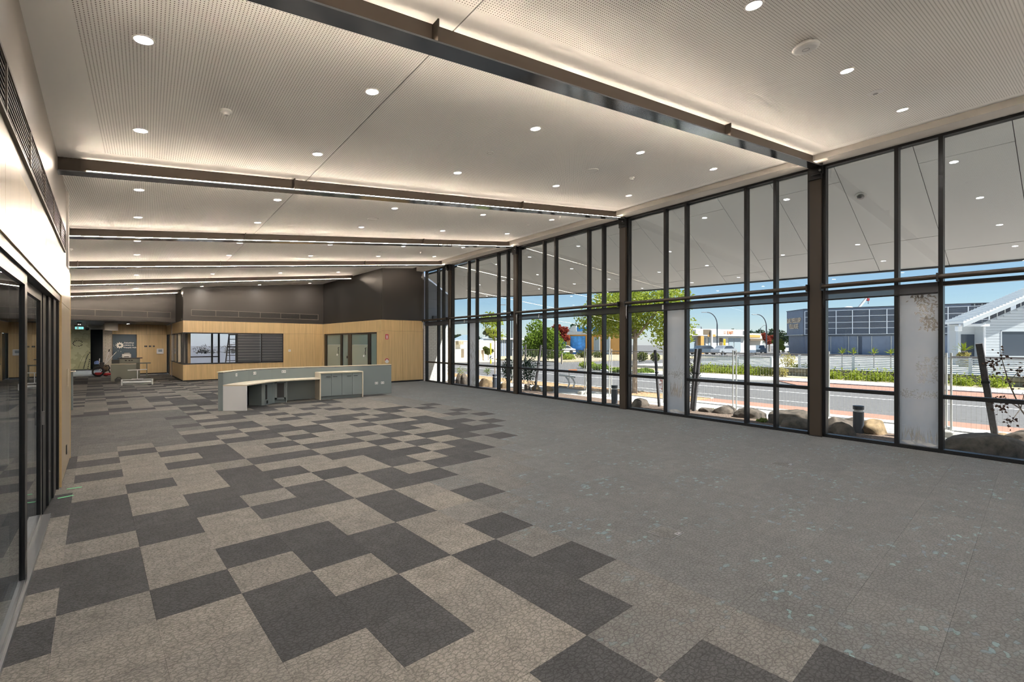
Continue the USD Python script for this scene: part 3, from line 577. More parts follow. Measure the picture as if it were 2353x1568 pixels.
ap = thing('access_point', 'large white disc-shaped wireless access point on the ceiling, top right', 'access point', (5.36, 1.97, CZ(5.36)))
obj('housing', mv(lathe([(0, -.075), (.09, -.075), (.118, -.066), (.125, -.055), (.118, -.035), (.08, -.02), (.06, 0), (0, 0)], 40), ry=-TIL), 'white_plastic', ap, smooth=50)
obj('status_ring', mv(lathe([(.030, -.0765), (.034, -.0765), (.034, -.074), (.030, -.074), (.030, -.0765)], 30), ry=-TIL), 'grey_metal', ap)
def ceil_disc(name, label, cat, x, y, r, h, ring=True):
    t = thing(name, label, cat, (x, y, CZ(x)))
    obj('body', mv(lathe([(0, -h), (r * .5, -h), (r * .62, -h * .6), (r, -h * .4), (r, 0), (0, 0)], 28), ry=-TIL), 'white_plastic', t, smooth=40)
    obj('centre_ring', mv(lathe([(0, -h - .004), (r * .32, -h - .004), (r * .32, -h), (0, -h)], 20), ry=-TIL), 'grey_metal' if ring else 'white_paint', t)
ceil_disc('smoke_detector', 'flat round white ceiling sensor near the top right, below the large white disc', 'smoke detector', 7.68, 1.98, .09, .02)
ceil_disc('smoke_detector', 'round white smoke detector in the nearest bay on the left', 'smoke detector', .70, 6.09, .055, .055)
ceil_disc('smoke_detector', 'small white detector right of centre between the nearest and second beams', 'smoke detector', 7.76, 6.03, .05, .05)
ceil_disc('smoke_detector', 'small white detector at the far left of the ceiling beyond the third beam', 'smoke detector', -1.5, 16.03, .05, .045)
ceil_disc('smoke_detector', 'small white detector near the fourth beam, right of centre', 'smoke detector', 8.03, 15.9, .05, .045)
for x, y, lab in ((6.57, 6.03, 'flush round white ceiling speaker between the nearest and second beams, right of centre'), (4.24, 6.01, 'tiny flush white sprinkler cover between the nearest and second beams, at the centre'), (.61, 10.9, 'flush white round cover between the second and third beams, on the left'), (4.29, 10.94, 'flush round white ceiling speaker between the second and third beams'), (8.9, 10.65, 'flush white cover plate near the windows between the second and third beams'), (6.56, 15.82, 'flush round white ceiling speaker between the third and fourth beams')):
    r = .12 if 'speaker' in lab else .05
    t = thing('ceiling_speaker' if r > .1 else 'sprinkler_cover', lab, 'speaker' if r > .1 else 'cover', (x, y, CZ(x)))
    obj('grille_plate', mv(lathe([(0, -.008), (r, -.008), (r + .01, -.003), (r + .01, 0), (0, 0)], 30), ry=-TIL), 'ceiling_white', t); obj('rim', mv(lathe([(r - .008, -.010), (r, -.010), (r, -.006), (r - .008, -.006), (r - .008, -.010)], 30), ry=-TIL), 'plaster', t)

# ================================================================ wall fittings
def local(path_loc, rot, x, y, z): c, s = math.cos(rot), math.sin(rot); return (path_loc[0] + c * x - s * y, path_loc[1] + s * x + c * y, z)
e1 = thing('extinguisher_sign', 'small red and white fire extinguisher sign on the pale timber wall', 'sign', local(A, PH, .28, -.003, 2.14), PH)
obj('plate', bx(-.075, .075, -.004, 0, -.12, .12), 'sign_red', e1); obj('symbol', cat_([bx(-.028, .028, -.006, -.003, -.09, .05), bx(-.012, .012, -.006, -.003, .05, .085)]), 'white_paint', e1)
e2 = thing('location_sign', 'red and white semicircular sign low on the pale timber wall above the desk end', 'sign', local(A, PH, .28, -.003, 1.04), PH)
hp = [(.10 * math.cos(t), .10 * math.sin(t)) for t in np.linspace(0, math.pi, 20)]; hi = [(.062 * math.cos(t), .062 * math.sin(t)) for t in np.linspace(math.pi, 0, 20)]
obj('arc', mv(prism(Polygon(hp + hi), 0, .004), rx=math.pi / 2), 'sign_red', e2); obj('disc', mv(prism(Polygon([(.095 * math.cos(t), .095 * math.sin(t) - .03) for t in np.linspace(0, 2 * math.pi, 24)[:-1]]), 0, .002), rx=math.pi / 2), 'white_paint', e2)
def plate(label, loc, rot, w, h, m='white_plastic', dots=0, cat='power outlet', name='power_outlet'):
    t = thing(name, label, cat, loc, rot)
    obj('face_plate', rbx(-w / 2, w / 2, -.008, 0, -h / 2, h / 2, .002), m, t)
    for k in range(dots): obj('socket', bx(-w / 2 + (k + .5) * w / dots - .012, -w / 2 + (k + .5) * w / dots + .012, -.010, -.007, -.016, .018), 'grey_metal', t)
    return t
plate('white square wall plate with dark button on the timber wall right of the slatted shutters', local(C, PH, 4.79, -.002, 1.44), PH, .12, .12, dots=1, cat='wall switch', name='wall_switch')
plate('pale light switch plate on the narrow timber panel beside the glass doors', local(LW, math.pi / 2 + LR, 9.45, -.002, 1.33), math.pi / 2 + LR, .10, .26, 'laminate_cream', cat='wall switch', name='wall_switch')
plate('black power outlet low on the narrow timber panel beside the glass doors', local(LW, math.pi / 2 + LR, 9.2, -.002, .32), math.pi / 2 + LR, .08, .13, 'black', dots=1)
for k, s in enumerate((1.52, 1.72, 1.90)): plate(f'small black wall plate on the reception timber wall, {NUM[k]} from the left of three', local(D0, PH, s, -.002, 1.66), PH, .13 - .02 * k, .085, 'black', dots=1)
ph = thing('wall_phone', 'white wall-mounted device on the timber wall beside the dark far door', 'intercom', local(D0, PH, 2.2, -.002, 1.36), PH)
obj('body', rbx(-.17, .17, -.08, 0, -.16, .16, .02), 'white_plastic', ph); obj('screen', bx(-.09, .09, -.083, -.078, -.04, .10), 'glass_far', ph)
# navy name panel behind reception
sg = thing('name_sign', 'navy panel with a white leaf emblem and three lines of white lettering behind reception', 'sign', local(D0, PH, 0, -.03, 0), PH)
obj('panel', bx(.02, 1.08, 0, .025, .07, 2.35), 'navy_panel', sg)
for k, s in enumerate(('Dalyellup', 'Library &', 'People Hub')): obj('lettering', mv(meshkit.text_mesh(s, .075, .004, True), (.52, -.001, 1.83 - .135 * k), rx=math.pi / 2), 'white_paint', sg)
R_ = random.Random(3); em = []
for k in range(11):
    a = 2 * math.pi * k / 11; L = .085 * R_.uniform(.8, 1.25); c, s = math.cos(a), math.sin(a); p = .115
    em.append(prism([(p * c - .05 * s * .8, p * s + .05 * c * .8), (p * c + L * c, p * s + L * s), (p * c + .05 * s * .8, p * s - .05 * c * .8), (p * c * .35, p * s * .35)], 0, .004))
for k in range(26): x, y = R_.uniform(-.30, .28), R_.uniform(-.55, .1); em.append(prism([(x, y + .018), (x + .014, y), (x, y - .018), (x - .014, y)], 0, .003)) if (x < -.14 or y < -.3) else None
obj('leaf_emblem', mv(cat_(em), (.34, -.001, 1.72), rx=math.pi / 2), 'white_paint', sg, kind='stuff')
# lobby: patterned wall screen, exit sign, brick pier
ar = thing('patterned_screen', 'olive green wall panel with pale blobs and rings of black dots, far lobby', 'wall panel', (0, 43.0, 0))
ax0, ax1 = PY(150, 43), PY(208, 43)
obj('panel', bx(ax0, ax1, 0, .08, .06, 2.98), 'art_green', ar)
R_ = random.Random(11); bl = []
for k in range(34):
    cx_, cz_ = R_.uniform(ax0 + .2, ax1 - .2), R_.uniform(.3, 2.75); r = R_.uniform(.08, .22); q = R_.uniform(0, 6)
    bl.append(prism([(cx_ + r * (1 + .22 * math.sin(3 * t + q)) * math.cos(t) if ax0 < cx_ + r * math.cos(t) * 1.2 < ax1 else cx_, cz_ + r * (1 + .22 * math.sin(3 * t + q)) * math.sin(t)) for t in np.linspace(0, 2 * math.pi, 22)[:-1]], 0, .003 + .0001 * k))
obj('pale_blobs', mv(cat_(bl), (0, -.001, 0), rx=math.pi / 2), 'art_pale', ar, kind='stuff')
dots = []
for t in np.linspace(0, 2 * math.pi, 15)[:-1]: dots.append((PY(179, 43) + .24 * math.cos(t), 1.83 + .19 * math.sin(t), .032))
for k in range(22): t = k / 21; dots.append((PY(206.5, 43) - .42 * t ** .62 * 1.4, 1.42 - 1.25 * t, .016))
for k in range(12): t = k / 11; dots.append((PY(206, 43) - .30 * t ** .6, 1.18 - 1.02 * t, .034))
for k in range(6): t = k / 5; dots.append((PY(206, 43) - .09 * t, .72 - .58 * t, .034))
for k in range(9): t = k / 8; dots.append((PY(160, 43) + .45 * t, 2.62 + .30 * t, .022))
obj('printed_dots', cat_([mv(trimesh.creation.cylinder(r, .004, sections=8), (x, -.004, z), rx=math.pi / 2) for x, z, r in dots]), 'art_dot', ar, kind='stuff')
ex = thing('exit_sign', 'glowing teal hanging exit sign with white running figure in the far lobby', 'sign', (-2.74, 33, 0))
obj('box', rbx(-.17, .17, -.03, .03, 2.56, 2.70, .005), 'white_plastic', ex); obj('lit_face', bx(-.16, .16, -.034, -.03, 2.57, 2.69), 'exit_glow', ex)
obj('pictogram', cat_([bx(-.10, -.02, -.037, -.034, 2.59, 2.67), bar((.03, -.036, 2.63), (.10, -.036, 2.63), .004, .014), bar((.07, -.036, 2.655), (.10, -.036, 2.63), .004, .012), bar((.07, -.036, 2.605), (.10, -.036, 2.63), .004, .012)]), 'white_paint', ex)
obj('hanger', cat_([bx(-.2, .2, -.03, .03, 2.70, 2.76), tube([(0, 0, 2.76), (0, 0, 2.94)], .012, 6), bx(-.09, .09, -.04, .04, 2.89, 2.93)]), 'black', ex)
cm = thing('security_camera', 'small black dome camera hanging below the dark lobby ceiling', 'camera', (-2.44, 33, 0))
obj('dome', mv(trimesh.creation.icosphere(2, .085), (0, 0, 2.60)), 'black', cm, smooth=True); obj('mount', tube([(0, 0, 2.66), (0, 0, 2.93)], .035, 8), 'grey_metal', cm)
bx_ = thing('duct_box', 'pale plaster box hanging from the dark ceiling above the brick pier', 'duct box', (-1.48, 33.0, 0)); obj('box', rbx(-.27, .27, -.15, .25, 2.53, 2.935, .004), 'plaster', bx_); obj('trim', bx(-.28, .28, -.16, .26, 2.52, 2.545), 'white_paint', bx_)
def brick_wall(t, x0, x1, y, z0, z1, m, bw=.23, bh=.076, th=.02, axis=0):
    bs = []; r = random.Random(2); k = 0; z = z0
    while z < z1 - .02:
        x = x0 - (bw / 2 if k % 2 else 0)
        while x < x1:
            a, b = max(x, x0) + .004, min(x + bw, x1) - .004
            if b - a > .03: bs.append(bx(a, b, y - th - r.uniform(0, .003), y, z + .004, min(z + bh + .006, z1)))
            x += bw + .002
        z += bh + .010; k += 1
    obj('brickwork', cat_(bs), m, t, kind='stuff')
pr = thing('brick_pier', 'pale brick pier standing left of the navy name panel', 'pier', (-1.71, 35.45, 0)); obj('core', bx(-.24, .24, -.10, .3, 0, 2.93), 'mortar', pr); brick_wall(pr, -.245, .245, -.10, .02, 2.92, 'brick_pale')

# ================================================================ curved work desk in the middle of the hall
dk = thing('service_desk', 'long curved grey service desk with cream worktop and four cupboard doors, standing mid-hall', 'desk')
inner = [(1.64, 14.88), (1.85, 15.24), (2.10, 15.60), (2.40, 15.92), (2.72, 16.14), (3.10, 16.28), (3.6, 16.35), (4.4, 16.37), (7.13, 16.42)]
band = Polygon(list(LineString(inner).coords) + list(LineString(inner).parallel_offset(.125, 'left').coords)[::(-1)])
if not band.is_valid: band = band.buffer(0)
obj('curved_screen', prism(band, 0, 1.025), 'laminate_grey', dk)
cap = LineString(inner).buffer(.15, cap_style=2, single_sided=True); obj('shadow_gap', prism(LineString(inner).buffer(.118, cap_style=2, single_sided=True), 1.025, 1.037), 'black', dk); obj('top_cap', prism(cap, 1.037, 1.062), 'laminate_cream', dk)
front = [(2.15, 14.53), (2.38, 14.86), (2.62, 15.16), (2.88, 15.42), (3.2, 15.62), (3.6, 15.70), (4.43, 15.76)]
obj('worktop', prism(Polygon(inner[:8] + front[::-1]).buffer(0), .672, .705), 'laminate_cream', dk)
nv = np.array([.51, -.35]) / np.linalg.norm([.51, -.35]); tv = np.array([.35, .51]) / np.linalg.norm([.35, .51])
g0 = np.array([1.64, 14.88]); g1 = np.array([2.15, 14.53])
obj('end_gable', prism([g0, g1, g1 + tv * .035, g0 + tv * .035], 0, .672), 'laminate_white', dk)
pd = sub(dk, 'pedestal'); obj('curved_body', prism(Polygon([(2.68, 15.47), (2.76, 15.46), (2.92, 15.66), (3.02, 15.78), (3.10, 15.84), (3.10, 16.24), (2.75, 16.1), (2.4, 15.8)]).buffer(.03).buffer(-.03), 0.0, .672), 'laminate_grey', pd)
q0, q1 = np.array([2.76, 15.455]), np.array([2.90, 15.635]); qd = (q1 - q0) / np.linalg.norm(q1 - q0); qn = np.array([qd[1], -qd[0]])
obj('narrow_grille', prism([q0 + qd * .04 + qn * .002, q0 + qd * .12 + qn * .002, q0 + qd * .12 + qn * .012, q0 + qd * .04 + qn * .012], .17, .60), 'dark', pd); obj('floor_socket', prism([q0 + qd * .10 + qn * .002, q0 + qd * .15 + qn * .002, q0 + qd * .15 + qn * .02, q0 + qd * .10 + qn * .02], .04, .13), 'black', pd)
cb = sub(dk, 'equipment_cupboard'); obj('carcass', bx(3.10, 3.44, 15.87, 16.30, .09, .672), 'laminate_grey', cb); obj('door_frame', cat_([bx(3.10, 3.17, 15.845, 15.87, .11, .66), bx(3.37, 3.42, 15.845, 15.87, .11, .66), bx(3.10, 3.42, 15.845, 15.87, .11, .16), bx(3.10, 3.42, 15.845, 15.87, .61, .66)]), 'laminate_grey', cb)
obj('black_grille', bx(3.165, 3.375, 15.855, 15.868, .155, .615), 'dark', cb); obj('kick_board', bx(3.10, 3.42, 15.92, 15.94, 0, .10), 'laminate_grey', cb); obj('end_panel', bx(3.425, 3.455, 15.86, 16.33, 0, .672), 'laminate_grey', cb)
sb = sub(dk, 'storage_cupboard'); obj('carcass', bx(4.47, 5.79, 15.86, 16.36, .09, .85), 'laminate_grey', sb); obj('gable', rbx(4.42, 4.455, 15.80, 16.37, 0, .85, .002), 'laminate_cream', sb); obj('gable', rbx(5.815, 5.85, 15.80, 16.38, 0, .85, .002), 'laminate_cream', sb)
obj('cupboard_top', rbx(4.42, 5.85, 15.80, 16.38, .85, .885, .003), 'laminate_cream', sb); obj('kick_board', bx(4.455, 5.815, 15.90, 15.92, 0, .10), 'laminate_grey', sb)
for k in range(4):
    a = 4.458 + k * .3395; obj('cupboard_door', rbx(a + .003, a + .3365, 15.825, 15.85, .11, .845, .002), 'laminate_grey', sb)
    h = a + (.17 if k % 2 == 0 else .05); obj('bar_handle', rbx(h, h + .13, 15.80, 15.822, .735, .748, .003), 'black', sb)
for k, (x, y, rot, w, lab) in enumerate(((2.03, 15.50, .93, .08, 'leftmost small white outlet above the desk worktop'), (2.58, 16.04, .62, .12, 'white double outlet at the bend of the curved desk screen'), (3.46, 16.335, .13, .13, 'rightmost white double outlet above the desk worktop'))): plate(lab, (x + .006 * math.sin(rot), y - .006 * math.cos(rot), .93), rot, w, .085, dots=1 if k == 0 else 2)
for x, lab in ((6.55, 'left one of two white power outlets low on the right end of the grey desk'), (6.78, 'right one of two white power outlets low on the right end of the grey desk')): plate(lab, (x, 16.403, .40), .017, .125, .085, dots=2)

# ================================================================ far reception things
rc = thing('reception_desk', 'olive grey reception desk with a raised black-topped counter in front of the navy panel', 'desk')
obj('front_block', rbx(-1.36, -.40, 29.85, 30.6, .0, .80, .004), 'laminate_olive', rc); obj('front_top', rbx(-1.37, -.39, 29.84, 30.6, .80, .83, .003), 'laminate_cream', rc)
obj('raised_screen', rbx(-1.08, -.26, 31.0, 31.15, 0, 1.06, .004), 'laminate_olive', rc); obj('raised_top', rbx(-1.14, -.16, 30.85, 31.3, 1.06, 1.095, .004), 'black', rc); obj('dark_upstand', bx(-1.36, -1.06, 30.6, 30.66, .5, 1.02), 'dark', rc)
obj('side_worktop', rbx(-.62, .18, 30.7, 31.6, .79, .82, .003), 'laminate_olive', rc); obj('side_leg', bx(.0, .04, 31.2, 31.6, 0, .79), 'laminate_olive', rc)
for x in (-.86, -.72, -.62): obj('cable_port', bx(x, x + .07, 30.99, 31.0, .93, .98), 'black', rc)
pt = thing('printer', 'white desktop printer standing on the raised black counter', 'printer', (-.79, 31.05, 1.095)); obj('body', rbx(-.19, .17, -.15, .2, 0, .20, .02), 'white_plastic', pt); obj('lid', rbx(-.12, .12, -.05, .2, .20, .26, .02), 'white_plastic', pt); obj('paper_slot', bx(-.10, .09, -.156, -.148, .04, .07), 'black', pt); obj('paper_tray', mv(bx(-.12, .12, -.2, 0, 0, .012), (-.22, 0, .04), ry=-.5), 'white_plastic', pt)
lh = thing('side_counter', 'end of a grey counter with cream top, just beyond the timber panel on the left', 'counter'); obj('body', rbx(-3.2, -1.60, 17.6, 17.75, 0, 1.05, .003), 'laminate_grey', lh); obj('top', rbx(-3.2, -1.55, 17.5, 17.8, 1.05, 1.075, .003), 'laminate_cream', lh)
st = thing('trolley_stand', 'white metal floor frame with roller and T-shaped handle in front of the reception desk', 'floor stand', (-.31, 26.5, 0), -.2)
obj('rail', tube([(-.54, 0, .24), (.54, 0, .24)], .016, 8), 'white_plastic', st); obj('rail', tube([(-.54, 0, .05), (.54, 0, .05)], .012, 8), 'white_plastic', st); obj('roller', tube([(-.5, .0, .13), (.5, .0, .13)], .055, 12), 'laminate_white', st)
for s in (-.54, .54): obj('end_bracket', rbx(s - .012, s + .012, -.10, .06, 0, .26, .003), 'white_plastic', st)
obj('foot_plate', bx(-.2, .2, -.04, .04, .25, .275), 'white_plastic', st); obj('stem', tube([(0, 0, .26), (0, 0, .66)], .018, 8), 'white_plastic', st); obj('handle', tube([(-.34, .0, .655), (.34, -.0, .675)], .022, 8), 'white_plastic', st)
mc = thing('cleaning_machine', 'red-based floor machine with black wheels and long white handle beside the reception desk', 'floor machine', (-1.95, 34.6, 0))
def wheel(r, w): return lathe([(r * .72, -w / 2), (r, -w / 2), (r, w / 2), (r * .72, w / 2), (r * .72, -w / 2)], 22).apply_transform(RM(math.pi / 2, [1, 0, 0]))
obj('base', cat_([rbx(-.32, .12, -.16, .16, .06, .22, .04), rbx(.12, .42, -.14, .14, .05, .18, .03)]), 'red', mc); obj('wheel', mv(wheel(.27, .05), (-.14, -.20, .27)), 'rubber', mc); obj('wheel', mv(wheel(.2, .05), (.16, .20, .2)), 'rubber', mc)
obj('motor', mv(trimesh.creation.icosphere(2, .16).apply_scale([1, .8, 1.3]), (.14, 0, .45)), 'timber_shade', mc, smooth=True); obj('tank', rbx(-.1, .1, -.1, .12, .5, .78, .03), 'dark', mc)
obj('pole', tube([(-.12, -.05, .35), (.62, .05, 1.36)], .016, 7), 'white_plastic', mc); obj('pole', tube([(.02, .06, .3), (.30, .1, 1.42)], .014, 7), 'white_plastic', mc); obj('grip', tube([(.29, .1, 1.36), (.31, .1, 1.5)], .022, 7), 'black', mc); obj('upright', tube([(-.05, .1, .3), (-.12, .1, .8), (-.1, .1, 1.0)], .018, 7), 'white_plastic', mc)
obj('cloth', mv(blob(.12, .06, .17, 4, .3), (-.24, .02, .74)), 'blue_cloth', mc, smooth=True); obj('hose', tube([(.14, -.1, .55), (.28, -.12, .62), (.34, -.1, .45), (.26, -.1, .3)], .028, 7), 'black', mc)
sk = thing('waste_sack', 'crumpled white plastic bag on the floor by the floor machine', 'bag', (-1.50, 34.9, 0)); obj('bag', mv(blob(.13, .12, .26, 9, .4), (0, 0, .1)), 'white_plastic', sk, smooth=True); obj('knot', mv(blob(.04, .04, .06, 2, .4, 1.6, 2), (0, 0, .38)), 'white_plastic', sk, smooth=True)
bg = thing('tool_box', 'small dark tool case on the carpet in front of the olive reception desk', 'case', (-1.02, 29.5, 0)); obj('case', rbx(-.18, .10, -.09, .09, 0, .13, .02), 'dark', bg); obj('carry_handle', tube([(-.12, 0, .13), (-.08, 0, .19), (.02, 0, .19), (.06, 0, .13)], .015, 6), 'black', bg)
# step ladder behind the servery window
ld = thing('step_ladder', 'grey aluminium step ladder standing behind the servery window', 'ladder', (PY(534.5, 29.6), 29.6, 0), -.5)
for s in (-1, 1):
    obj('front_rail', bar((s * .30, -.35, 0), (s * .17, .0, 2.3), .03, .06), 'grey_metal', ld); obj('rear_rail', bar((s * .30, .42, 0), (s * .18, .03, 2.3), .025, .04), 'grey_metal', ld)
for k in range(7): z = .3 + .29 * k; f = z / 2.3; obj('tread', bx(-.30 + .13 * f, .30 - .13 * f, -.38 + .35 * f, -.28 + .35 * f, z, z + .035), 'grey_metal', ld)
obj('tool_tray', mv(rbx(-.22, .22, -.1, .12, 0, .05, .02), (0, -.1, 1.62)), 'dark', ld); obj('top_cap', rbx(-.2, .2, -.08, .1, 2.28, 2.34, .015), 'grey_metal', ld)
# floor boxes let into the carpet
for (x, y, lab) in ((3.97, 2.68, 'square steel floor box lid set in the carpet, right of centre'), (7.62, 3.12, 'square floor box lid set in the carpet near the nearest column')):
    fb = thing('floor_box', lab, 'floor box', (x, y, 0), PH); w = .125
    for a in (0, 1, 2, 3): obj('rim', mv(bx(-w, w, -w, -w + .006, 0, .003), rz=a * math.pi / 2), 'grey_metal', fb)
    obj('lid', bx(-w + .012, w - .012, -w + .012, w - .012, -.001, .0012), 'carpet', fb, tone=(.54, .5, 0)); obj('cable_flap', bx(.02, .10, -.11, -.07, .001, .004), 'grey_metal', fb); obj('flap_notch', bx(.05, .07, -.09, -.08, .004, .005), 'black', fb)
for k, (x, y) in enumerate(((-.72, 8.1), (-.76, 7.7))):
    tp = thing('floor_tape', f'{"farther" if k == 0 else "nearer"} strip of green tape on the carpet by the sliding doors', 'tape', (x, y, 0), .3 * k); obj('strip', bx(-.07, .07, -.02, .02, 0, .002), 'tape_green', tp)

# ================================================================ outside
GZ = -0.15
def PT(px, py, depth): x, y = P(px, depth); return np.array([x, y, EYE + (789.5 - py) * depth / FPX])
def GD(py, z=GZ): return (EYE - z) * FPX / (py - 789.5)
VIEW = -YAW
SL = .61
def SZ(x): return 5.36 - SL * (x - 10.49)
# sloping eave lining with panel joints
sf = thing('eave_soffit', 'pale grey sloping eave lining outside the glazing with dark panel joints', 'soffit')
def eave_edge(y): return float(np.interp(y, [1, 9.7, 20.9], [13.58, 13.33, 12.5]))
def sbox(x0, x1, y0, y1, t=.02):
    m = bx(0, 1, y0, y1, 0, t); v = m.vertices; xe = np.array([min(x1, eave_edge(y)) for y in v[:, 1]]); w0 = 10.63 + .012 * (v[:, 1] - 3.66)
    v[:, 0] = np.where(v[:, 0] > .5, xe, np.maximum(x0, w0)); v[:, 2] += SZ(v[:, 0]); m.vertices = v; return m
k = 0; y = -6.2
while y < 20.8:
    js = [10.6, 10.97, 13.10, 13.6] if k % 2 == 0 else [10.6, 12.69, 13.6]
    for a, b in zip(js[:-1], js[1:]):
        if a < eave_edge(y) - .1: obj('lining_panel', sbox(a + .005, b - .005, y + .005, min(y + 1.195, 20.85)), 'soffit_white', sf)
    y += 1.2; k += 1
m = bx(0, 1, -6.2, 20.9, .022, .10); obj('roof_sheet', trimesh.util.concatenate([mv(sbox(10.6, 13.6, a, min(a + 2, 20.9), .08), (0, 0, .024)) for a in np.arange(-6.2, 20.9, 2)]), 'clad_dark', sf)
obj('gutter', cat_([bar((eave_edge(a) + .03, a, SZ(eave_edge(a)) + .03), (eave_edge(a + 2) + .03, a + 2, SZ(eave_edge(a + 2)) + .03), .08, .12) for a in np.arange(-6.2, 20.2, 2)]), 'clad_dark', sf)
dc = thing('dome_camera', 'dark dome security camera on the sloping eave lining, upper right', 'camera', (11.39, 3.18, SZ(11.39)))
obj('ring', mv(lathe([(.06, -.012), (.10, -.012), (.10, 0), (.06, 0), (.06, -.012)], 24), ry=math.atan(SL)), 'white_plastic', dc); obj('dome', mv(trimesh.creation.icosphere(2, .062).apply_scale([1, 1, .8]), (0, 0, -.02)), 'grey_metal', dc, smooth=True)
# brick wing wall at the far end of the glazing
bwt = thing('wing_wall', 'white brick wing wall outside the far end of the glazing with grey boards above', 'wall', (0, 21.0, 0))
obj('core', bx(10.72, 12.15, .0, .25, -.2, 4.9), 'mortar', bwt); brick_wall(bwt, 10.74, 12.15, 0, -.1, 2.72, 'brick_white')
for k in range(6): obj('cladding_board', bx(10.74, 12.16, -.03, 0, 2.73 + k * .43, 3.155 + k * .43), 'clad_grey', bwt)
obj('wall_light', rbx(11.25, 11.45, -.16, -.03, 2.95, 3.2, .01), 'clad_dark', bwt)
# ground
def ground(name, poly, z, m): obj(name, prism(Polygon(poly), z - .3, z), m, kind='structure')
ground('road', [(-200, -300), (400, -300), (400, 400), (-200, 400), (-200, 52), (10.7, 52), (10.7, -10), (-200, -10)], GZ - .03, 'asphalt')
ground('garden_bed', [(10.72, -9), (12.75, -9), (12.75, 26), (10.72, 26)], GZ + .03, 'mulch')
ft = thing('footpath', kind='structure')
for k in range(26): obj('paving_slab', rbx(12.75, 14.40, -9 + k * 1.5 + .008, -7.5 + k * 1.5 - .008, -.4, GZ + .012, .006), 'concrete', ft)
ground('near_verge', [(14.40, 8.9), (15.9, 8.9), (15.9, 30), (14.4, 30)], GZ + .02, 'dry_mulch'); ground('near_verge', [(14.40, -9), (15.1, -9), (15.1, 8.9), (14.4, 8.9)], GZ + .01, 'concrete')
ground('bike_lane', [(15.1, -9), (16.1, -9), (16.1, 8.9), (15.1, 8.9)], GZ + .005, 'red_paving'); ground('bike_lane', [(24.0, -30), (26.4, -30), (26.4, 11), (24.0, 9)], GZ + .005, 'red_paving')
ground('kerb', [(15.9, 8.9), (16.1, 8.9), (16.1, 30), (15.9, 30)], GZ + .04, 'kerb'); ground('far_path', [(26.4, -30), (28.7, -30), (28.7, 23), (26.9, 24), (25.4, 22), (25.0, 12), (26.4, 11)], GZ + .05, 'kerb'); ground('far_verge', [(28.7, -30), (31.0, -30), (31.0, 24.5), (29.5, 25.5), (27.2, 24), (28.7, 22)], GZ + .06, 'soil_far')
ground('raised_ground', [(31.0, -60), (160, -60), (160, 26), (31.0, 24.5)], .1, 'concrete'); ground('corner_garden', [(34, 36), (62, 34), (70, 62), (40, 70), (33, 46)], -.05, 'soil_far'); ground('left_verge', [(23, 44), (30, 41), (60, 90), (40, 110)], -.05, 'render_cream')
ln = thing('road_marking', 'long white centre line painted on the road', 'road marking'); obj('line', bx(20.8, 20.95, -20, 40, GZ - .03, GZ - .022), 'white_paint', ln)
ln = thing('road_marking', 'short white line ending on the near side of the road right of the nearest column', 'road marking'); obj('line', bx(17.55, 17.65, 6.4, 14, GZ - .03, GZ - .022), 'white_paint', ln)
# temporary fence along the path
tf0 = None; ys = [-.15, 2.2, 4.5, 6.85, 9.2, 11.5, 12.75, 15.1, 17.45]
FL = ['right of the picture edge', 'right of the nearest column', 'left of the nearest column', 'seen through the second bay, right half', 'crossing the second column', 'right of the far pair of posts', 'seen left of the far pair of posts', 'seen through the fourth bay']
for k in range(8):
    a, b = ys[k], ys[k + 1]; X = 13.55 if k not in (0,) else 13.4
    t = thing('temporary_fence', f'temporary wire mesh fence panel {FL[k]}', 'fence'); zt = 1.63
    for y in (a + .05, b - .05): obj('post', tube([(X, y, GZ), (X, y, zt)], .020, 7), 'fence_steel', t)
    for z in (zt - .08, GZ + .14): obj('rail', tube([(X, a + .05, z), (X, b - .05, z)], .014, 6), 'grey_metal', t)
    ws_ = [bar((X, y, GZ + .14), (X, y, zt - .08), .0026, .0026) for y in np.arange(a + .12, b - .1, .075)] + [bar((X, a + .05, z), (X, b - .05, z), .0026, .0026) for z in (.25, .75, 1.2)]
    obj('wire_mesh', cat_(ws_), 'fence_steel', t, kind='stuff')
for k, (y, lab) in enumerate(((2.2, 'concrete fence foot block right of the narrow frosted strip'), (12.75, 'concrete fence foot block under the far pair of fence posts'), (4.5, 'concrete fence foot block under the near pair of fence posts'))):
    t = thing('fence_foot', lab, 'fence foot', (13.5, y, GZ)); obj('block', rbx(-.3, .3, -.11, .11, .0, .14, .02), 'concrete', t); obj('sleeve', tube([(0, 0, .12), (0, 0, .2)], .03, 7), 'grey_metal', t)
# bollard lights
def bollard(x, y, label, h=.62):
    t = thing('bollard_light', label, 'bollard', (x, y, GZ)); obj('body', mv(lathe([(0, 0), (.10, 0), (.10, h - .13), (0, h - .13)], 24)), 'bollard', t, smooth=40); obj('lens_ring', lathe([(0, h - .13), (.085, h - .13), (.085, h - .08), (0, h - .08)], 24), 'white_plastic', t); obj('cap', lathe([(0, h - .08), (.102, h - .08), (.102, h - .004), (.096, h), (0, h)], 24), 'bollard', t, smooth=40)
bollard(12.28, 3.47, 'dark bollard light among rocks right of the nearest column'); bollard(11.98, 10.0, 'dark bollard light just left of the second column'); d3 = GD(893); x, y = P(1137, d3); bollard(x, y, 'small dark bollard light beside the tan boulder, seen through the fourth bay')
